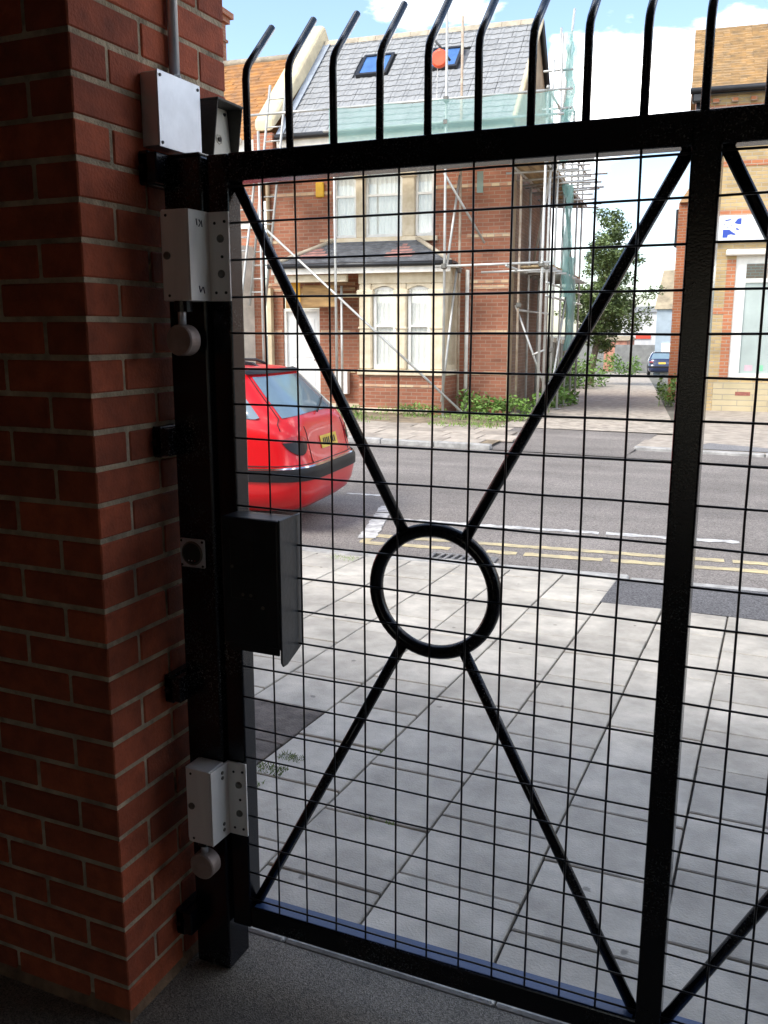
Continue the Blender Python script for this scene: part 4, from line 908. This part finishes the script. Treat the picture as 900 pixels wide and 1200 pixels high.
MB().add([(-.12, 2.9, 8.48), (8.9, 2.9, 8.48), (8.9, 6.4, 6.3), (-.12, 6.4, 6.3)], [(0, 1, 2, 3)]).build('rear_roof', 'tile_tan', B, world=False)
MB().add([(-.0, 0, 6.5), (-.0, 2.9, 8.4), (-.0, 6.2, 6.4)], [(0, 1, 2)]).build('gable_wall', 'orange_brick', B, world=False)
tube('gutter', 'gutter', B, [(-.15, -.23, 6.44), (8.9, -.23, 6.44)], .06, 10, world=False)
box('eaves_board', 'gutter', B, -.1, 8.9, -.17, -.14, 6.36, 6.46, world=False)
for i in range(22): box('dentil', 'orange_brick', B, .3+i*.36, .42+i*.36, -.10, -.014, 6.22, 6.30, world=False)
tube('downpipe', 'gutter', B, [(.03, -.10, 4.6), (.03, -.10, 6.4)], .05, 8, world=False); box('hopper', 'gutter', B, -.10, .10, -.24, -.04, 6.22, 6.40, bevel=.03, world=False)
rw_ = MB().box(-2.86, -.6, 26.5, 33, -.4, 5.0).build('rear_wing', 'orange_brick', B)
MB().prism([(26.4, 5.0), (29.7, 6.0), (33.1, 5.0)], 'x', -2.84, -.6).build('wing_roof', 'tile_tan', rw_)
box('wall_bracket', 'gutter', rw_, -2.98, -2.87, 27.0, 27.3, 3.9, 4.9)

TR = thing('terraced_house', (15, 21.5, -.1), R(6), 'brick terrace out of view beyond the corner building, added to block low sky', 'house')  # out-of-view row, added to keep low sky out of the gate's reflections
raw(wall(MB(), -7.5, 24, 0, 5.8, 0, [(-6+q*3.0, -4.6+q*3.0, zz, zz+1.5) for q in range(9) for zz in (.9, 3.7)]), 'front_wall', 'house_brick', TR)
for q in range(9):
    for zz in (.9, 3.7): sash(TR, -6+q*3.0, -4.6+q*3.0, zz, zz+1.5, .06, rail=zz+.8)
MB().prism([(-.3, 5.75), (2.6, 8.2), (5.5, 5.75)], 'x', -7.5, 24).build('roof', 'slate', TR, world=False)
# ------------------------------------------------------------------ far buildings at the end of the alley
def ray_pt(px, py, Y):
    d = fw+r2*(px-450)/FPX+u2*(600-py)/FPX; t = Y/d.y; return Vector((0, 0, CAMH))+d*t
def hut(name, label, cat, x0, x1, y, depth, z0_, z1_, wm, rm, rh, ax='x'):
    h = thing(name, ((x0+x1)/2, y, z0_), 0, label, cat)
    box('wall', wm, h, x0, x1, y, y+depth, z0_, z1_)
    xm = (x0+x1)/2
    if ax == 'x': MB().prism([(y-.15, z1_), (y+depth/2, z1_+rh), (y+depth+.15, z1_)], 'x', x0-.15, x1+.15).build('roof', rm, h)
    else: MB().prism([(x0-.15, z1_), (xm, z1_+rh), (x1+.15, z1_)], 'y', y-.15, y+depth+.15).build('roof', rm, h)
    return h
h = hut('warehouse', 'pale flat-fronted warehouse at the far end of the alley', 'warehouse', -13.2, -8.6, 78, 8, -1.6, 3.2, 'pale_wall', 'grey_wall', .6)
for i in range(3): box('window', 'window_glass', h, -12.9+i*.42, -12.62+i*.42, 77.96, 78.02, 1.2, 2.6)
box('red_band', 'red_sign', h, -11.2, -10.0, 77.9, 77.98, 1.05, 1.35)
h = hut('gabled_house', 'far house with tan roof and pale blue side wall beyond the corner building', 'house', -7.4, -4.6, 60, 7, -1.2, 3.0, 'blue_wall', 'tan_roof', 2.6, 'x')
box('door', 'white_frame', h, -7.0, -6.4, 59.94, 60.0, -1.1, .9)
h = hut('brick_shed', 'small pinkish brick shed at the end of the alley', 'shed', -12.7, -11.0, 72, 4, -1.5, .95, 'pink_wall', 'tan_roof', .35)
box('door', 'pink_wall', h, -12.3, -11.4, 71.93, 72.0, -1.45, .55)
h = box('garden_wall', 'grey_wall', None, -10.9, -7.6, 66, 66.3, -1.4, .7); tag(h, 'low grey wall between the shed and the blue house', 'wall')
# fence panels on the left of the alley
fe = thing('concrete_fence', (-7.6, 33, -.5), 0, 'weathered panel fence along the left of the alley behind the tree', 'fence')
for i in range(9):
    a = Vector((-5.95-.28*i-.9, 26.6+2.0*i, 0)); b = a+Vector((-.28, 1.96, 0)); z = zg(a.y)
    MB().prism([(a.x, a.y), (b.x, b.y), (b.x-.06, b.y), (a.x-.06, a.y)], 'z', z, z+1.7+jit(.05)).build('fence_panel', 'fence_concrete', fe)
    box('fence_post', 'fence_concrete', fe, a.x-.06, a.x+.06, a.y-.05, a.y+.01, z, z+1.85)

# ------------------------------------------------------------------ cars: plan outlines lofted over height
def car(name, label, loc, rz, paint_, det=True, group=None):
    C = thing(name, loc, rz, label, 'car', group)
    # z, rear x, front x, half width  (x forward from the rear bumper)
    T = [(.20, .14, 3.60, .70), (.26, .06, 3.70, .78), (.34, .02, 3.76, .815), (.44, .0, 3.80, .828), (.56, .0, 3.82, .832), (.62, .045, 3.80, .832), (.75, .075, 3.74, .832), (.86, .10, 3.62, .828), (.93, .13, 3.35, .818), (.985, .17, 2.95, .80), (1.03, .215, 2.72, .778), (1.18, .36, 2.42, .715), (1.30, .475, 2.10, .655), (1.37, .545, 1.90, .61), (1.405, .66, 1.75, .54), (1.42, .85, 1.55, .40)]
    def lev(z):
        for a, b in zip(T, T[1:]):
            if a[0] <= z <= b[0]:
                t = (z-a[0])/(b[0]-a[0]); return [a[i]+(b[i]-a[i])*t for i in range(4)]
        return list(T[-1] if z > T[-1][0] else T[0])
    def pt(a, z, off=0):
        """a: angle, 0 = rear, 90 = right side (y-), 180 = front"""
        _, xr, xf, w = lev(z); xc = xr+ (1.05 if z < 1.0 else .62); hf = xf-xc; hr = xc-xr
        n = 5.6 if z < 1 else 4.6
        c, s_ = math.cos(a), math.sin(a); r_ = (abs(c)**n+abs(s_)**n)**(-1/n)
        x = xc-c*r_*(hr if c > 0 else hf); y = -s_*r_*w
        if off:
            p0 = Vector(pt(a-.01, z)); p1 = Vector(pt(a+.01, z)); q0 = Vector(pt(a, max(z-.01, .2))); q1 = Vector(pt(a, min(z+.01, 1.42)))
            nn = (p1-p0).cross(q1-q0); nn.normalize()
            if nn.dot(Vector((x-xc, y, .15))) < 0: nn = -nn
            return (x+nn.x*off, y+nn.y*off, z+nn.z*off)
        return (x, y, z)
    NA = 96; mb = MB(); zs = [t[0] for t in T]
    for z in zs:
        for i in range(NA): mb.v.append(pt(2*math.pi*i/NA, z))
    for j in range(len(zs)-1):
        for i in range(NA): mb.f.append((j*NA+i, j*NA+(i+1) % NA, (j+1)*NA+(i+1) % NA, (j+1)*NA+i))
    mb.f.append(tuple((len(zs)-1)*NA+i for i in range(NA))); mb.f.append(tuple(range(NA))[::-1])
    body = link(mb.mesh(), 'body', paint_, C, world=False, smooth=True)
    def patch(nm, m_, a0, a1, zlo, zhi, off=.006, nu=14, nv_=8, par=C, smooth=True):
        q = MB()
        for i in range(nu+1):
            s_ = i/nu; a = a0+(a1-a0)*s_; lo = zlo(s_) if callable(zlo) else zlo; hi = zhi(s_) if callable(zhi) else zhi
            for j in range(nv_+1): q.v.append(pt(a, lo+(hi-lo)*j/nv_, off))
        for i in range(nu):
            for j in range(nv_): q.f.append((i*(nv_+1)+j, (i+1)*(nv_+1)+j, (i+1)*(nv_+1)+j+1, i*(nv_+1)+j+1))
        return link(q.mesh(), nm, m_, par, world=False, smooth=smooth)
    D = math.radians
    rw = patch('rear_window', 'car_glass', D(-43), D(43), lambda s_: 1.00+.015*math.cos(math.pi*(s_-.5)), 1.335, .004, 24)
    for s_ in (1, -1):
        patch('side_window', 'car_glass', s_*D(56), s_*D(108), lambda t: .96+.05*(1-t)**3, lambda t: 1.16+.15*min(1, t*2.2), .004, 20)
        patch('door_window', 'car_glass', s_*D(112), s_*D(134), 1.0, lambda t: 1.31-.10*t, .004)
        patch('tail_lamp', 'lamp_red', s_*D(31), s_*D(46), lambda t: .80-.06*math.sin(math.pi*t)**.6, lambda t: .80+.05*math.sin(math.pi*t)**.4, .008, 18)
        patch('tail_lamp_lens', 'lamp_dark', s_*D(31.5), s_*D(45.5), lambda t: .79-.105*math.sin(math.pi*t**.8)**.7, lambda t: .80, .010, 18)
        patch('head_lamp', 'chrome', s_*D(150), s_*D(166), .62, .78, .006)
    patch('windscreen', 'car_glass', D(146), D(214), 1.0, 1.33, .004, 20)
    patch('bumper_strip', 'car_trim', D(-100), D(100), .475, .575, .016, 70, 5)
    patch('bumper_trim', 'chrome', D(-100), D(100), .577, .590, .014, 70, 2) if det else None
    if det:
        for s_ in (1, -1): tube('panel_gap', 'car_trim', C, [pt(s_*D(45), z, .002) for z in (1.34, 1.25, 1.15, 1.05, 1.0, .95, .90)], .004, 5, world=False)
        tube('panel_gap', 'car_trim', C, [pt(D(a), .607, .002) for a in range(-100, 101, 5)], .004, 5, world=False)
        for s_ in (1, -1): tube('panel_gap', 'car_trim', C, [pt(s_*D(29.5), z, .002) for z in (.92, .86, .80, .72, .66, .61)], .0035, 5, world=False)
    patch('spoiler', 'car_trim', D(-47), D(47), 1.345, 1.375, .022, 24, 3)
    patch('number_plate', 'plate_yellow', D(-14), D(14), .70, .81, .007, 8, 3)
    if det:
        for i, a in enumerate((-10.5, -7.5, -4.5, -1.5, 2.5, 5.5, 8.5)): patch('plate_mark', 'car_trim', D(a), D(a+1.9), .725, .785, .009, 2, 2)
        tube('wiper', 'car_trim', C, [pt(D(-2), 1.0, .02), pt(D(12), 1.05, .03), pt(D(26), 1.10, .02)], .009, 6, world=False)
        tube('roof_rail', 'car_trim', C, [(.9, -.50, 1.415), (1.0, -.50, 1.455), (2.0, -.50, 1.46), (2.1, -.50, 1.40)], .014, 6, world=False); tube('roof_rail', 'car_trim', C, [(.9, .50, 1.415), (1.0, .50, 1.455), (2.0, .50, 1.46), (2.1, .50, 1.40)], .014, 6, world=False)
        MB().prism([(.75, 1.41), (.95, 1.41), (.90, 1.455), (.82, 1.445)], 'y', -.03, .03).build('aerial_base', 'car_trim', C, world=False)
    for x in (1.0, 3.10):
        for s_ in (-1, 1):
            y = s_*.74; w_ = MB().tube([(x, y-.09, .29), (x, y-.075, .29), (x, y+.075, .29), (x, y+.09, .29)], [.24, .29, .29, .24], 28).build('wheel', 'tyre', C, world=False)
            MB().tube([(x, y+s_*.06, .29), (x, y+s_*.094, .29)], [.20, .17], 20).build('rim', 'rim', w_, world=False)
            # dark wheel arch lip standing proud of the side
            th = [math.pi*i/12 for i in range(13)]
            MB().prism([(x+.335*math.cos(a), .29+.335*math.sin(a)) for a in th], 'y', s_*.60, s_*.842).build('wheel_arch', 'car_trim', C, world=False)
    return C
# parked beside the near kerb, its tail in view; it heads to the left of the picture
ca = R(180+7)
car('parked_car', 'red hatchback parked at the near kerb, its tail past the gate post', (-3.66, 7.28, RZ), ca, 'red_paint')
car('parked_car', 'dark blue car parked by the brick wall far down the alley', (-6.55, 57, zg(57)+.05), R(98), 'blue_paint', det=False)

# ------------------------------------------------------------------ plants
def leaf_cloud(mb, c, rad, n, size, flat_=.6, up_=.3):
    for _ in range(n):
        d = Vector((random.gauss(0, 1), random.gauss(0, 1), random.gauss(0, 1))); d.normalize()
        q = Vector(c)+Vector((d.x*rad[0], d.y*rad[1], d.z*rad[2]))*random.random()**.4
        a = Vector((random.gauss(0, 1), random.gauss(0, 1), random.gauss(0, .6))); a.normalize(); b = a.cross(Vector((jit(1), jit(1), 1))); 
        if b.length < .05: continue
        b.normalize(); s_ = size*random.uniform(.6, 1.4)
        mb.add([q-a*s_, q+b*s_*.5, q+a*s_, q-b*s_*.5], [(0, 1, 2, 3)])
def weed(name, label, c, w, d_, h, n, m='leaf', size=.045, group='weeds in the front yard', blades=0):
    o = thing(name, c, 0, label, 'weeds', group); mb = MB()
    for _ in range(int(n/60)+1):
        cc = (c[0]+jit(w*.45), c[1]+jit(d_*.45), c[2]+h*random.uniform(.25, .75)); leaf_cloud(mb, cc, (w*.22, d_*.22, h*.34), 60, size)
    mb.v = [(x, y, max(z, c[2]+.01)) for x, y, z in mb.v]
    mb.build('leaves', m, o)
    st = MB()
    for _ in range(14+blades):
        x, y = c[0]+jit(w*.45), c[1]+jit(d_*.45); hh = h*random.uniform(.4, 1.0); dx, dy = jit(.08), jit(.08)
        st.add([(x-.006, y, c[2]), (x+.006, y, c[2]), (x+dx, y+dy, c[2]+hh)], [(0, 1, 2)])
    st.build('stems', 'grass', o)['kind'] = 'stuff'; return o
yd = lambda u, v, z=-.095: tuple(Matrix.Translation((-5.16, 18.1, 0)) @ Matrix.Rotation(HA, 4, 'Z') @ Vector((u, v, z)))
weed('weed_bush', 'large green weed bush against the brick wall right of the bay', yd(-.30, -.55), 1.05, .6, .48, 750)
weed('weed_bush', 'low brownish weeds at the corner below the side scaffold', yd(.55, .1), .8, 1.0, .42, 450)
weed('weed_patch', 'scrappy weeds at the foot of the bay', yd(-1.75, -1.15), 1.5, .5, .28, 500, size=.03)
weed('weed_patch', 'small weeds by the paving left of the bay', yd(-2.95, -1.7), 1.0, .5, .22, 350, size=.03)
weed('weed_patch', 'grassy weeds at the yard edge beside the alley', yd(-.1, -1.6), 1.7, .6, .14, 600, 'grass', .03, blades=120)
weed('weed_bush', 'green shrubs along the left side of the alley', (-5.95, 25.0, zg(25)), 1.2, 3.0, .8, 900, size=.07)
weed('weed_bush', 'light green shrubs lower down the alley beneath the tree', (-7.0, 33.0, zg(33)), 1.8, 4, 1.3, 1400, size=.08)
weed('weed_bush', 'weeds at the alley edge under the side scaffold', (-4.75, 21.0, zg(21)), .7, 1.8, .55, 500, size=.06)
weed('weed_bush', 'tall weeds beside the corner building wall', (-2.45, 22.6, zg(22.6)), .35, 1.8, .75, 400, size=.05)
weed('weed_bush', 'yellowish weeds before the low grey wall', (-8.1, 52, zg(52)), 1.8, 2, 1.3, 700, size=.09)
def tuft(x, y, n, h, r_):
    mb = MB(); z = zp(y)-.006
    for _ in range(n):
        a = random.random()*6.28; px, py = x+jit(r_), y+jit(r_*.6); hh = h*random.uniform(.4, 1)
        mb.add([(px-.0025, py, z), (px+.0025, py+.001, z), (px+math.cos(a)*hh*.7, py+math.sin(a)*hh*.7, z+hh)], [(0, 1, 2)])
    return mb
mb = MB()
for x, y, n, h_, r_ in ((-1.59, 2.60, 260, .022, .06), (-1.57, 2.72, 160, .02, .05), (-1.60, 2.48, 120, .02, .04), (-1.12, 2.44, 16, .018, .02), (-1.04, 2.44, 16, .018, .02), (-2.9, 5.86, 160, .02, .12), (-1.3, 2.92, 10, .015, .02), (-.53, 3.17, 8, .012, .02)):
    t_2 = tuft(x, y, n, h_, r_); mb.add(t_2.v, t_2.f)
tag(mb.build('joint_grass', 'grass'), 'thin grass growing in the pavement joints', 'grass', kind='stuff')
mb = MB()
for _ in range(2600):
    x = random.uniform(-10.5, -4.4); y = random.uniform(15.05, 17.0)
    if noise.noise(Vector((x*.9, y*1.4, 3))) < .05: continue
    h_ = random.uniform(.02, .10); a = random.random()*6.28
    mb.add([(x-.008, y, FZ-.008), (x+.008, y, FZ-.008), (x+math.cos(a)*h_*.6, y+math.sin(a)*h_*.6, FZ+h_)], [(0, 1, 2)])
tag(mb.build('yard_grass', 'grass'), 'patchy short grass in the front yard', 'grass', kind='stuff')
# the tree in the alley
tz_ = zg(37)
T = thing('tree', (-7.05, 37, tz_), 0, 'leafy green tree rising above the alley fence beside the scaffold', 'tree')
tk = MB(); base = Vector((-7.05, 37, tz_))
tk.tube([base, base+Vector((.1, 0, 1.0)), base+Vector((.3, .1, 2.2)), base+Vector((.5, 0, 3.6)), base+Vector((.55, 0, 5.2))], [.17, .14, .12, .09, .04], 8)
limbs = []
for i in range(16):
    h0 = random.uniform(1.3, 4.8); st_ = base+Vector((.1+h0*.1, 0, h0)); a = random.random()*6.28; L0 = random.uniform(.7, 1.45)*(1.15-.1*abs(h0-3.0))
    en = st_+Vector((math.cos(a)*L0, math.sin(a)*L0, random.uniform(.35, 1.1))); md = (st_+en)/2+Vector((0, 0, .12)); tk.tube([st_, md, en], [.05, .035, .012], 5); limbs.append((md, en))
tk.build('trunk', 'bark', T)
cr = MB()
for md, en in limbs:
    for q, k in ((md, 3), (en, 7)):
        for _ in range(k):
            c_ = q+Vector((random.gauss(0, .28), random.gauss(0, .28), random.gauss(.08, .26))); leaf_cloud(cr, c_, (.30, .30, .24), 60, .07)
for _ in range(130):
    h0 = random.uniform(1.5, 6.7); rr_2 = 1.15*math.sin(max(.15, min(3., (h0-1.0)/6.4*3.1)))+.08; a = random.random()*6.28
    c_ = base+Vector((.45+math.cos(a)*rr_2*random.random(), math.sin(a)*rr_2, h0)); leaf_cloud(cr, c_, (.32, .32, .26), 80, .07)
for a, L0 in ((.1, 2.3), (-.1, 2.0), (3.0, 1.5)):
    for s_ in (.5, .65, .8, .95): leaf_cloud(cr, base+Vector((.4+math.cos(a)*L0*s_, 0, 2.6+s_*1.2)), (.26, .26, .2), 60, .06)
cr.build('crown', 'tree_leaf', T)
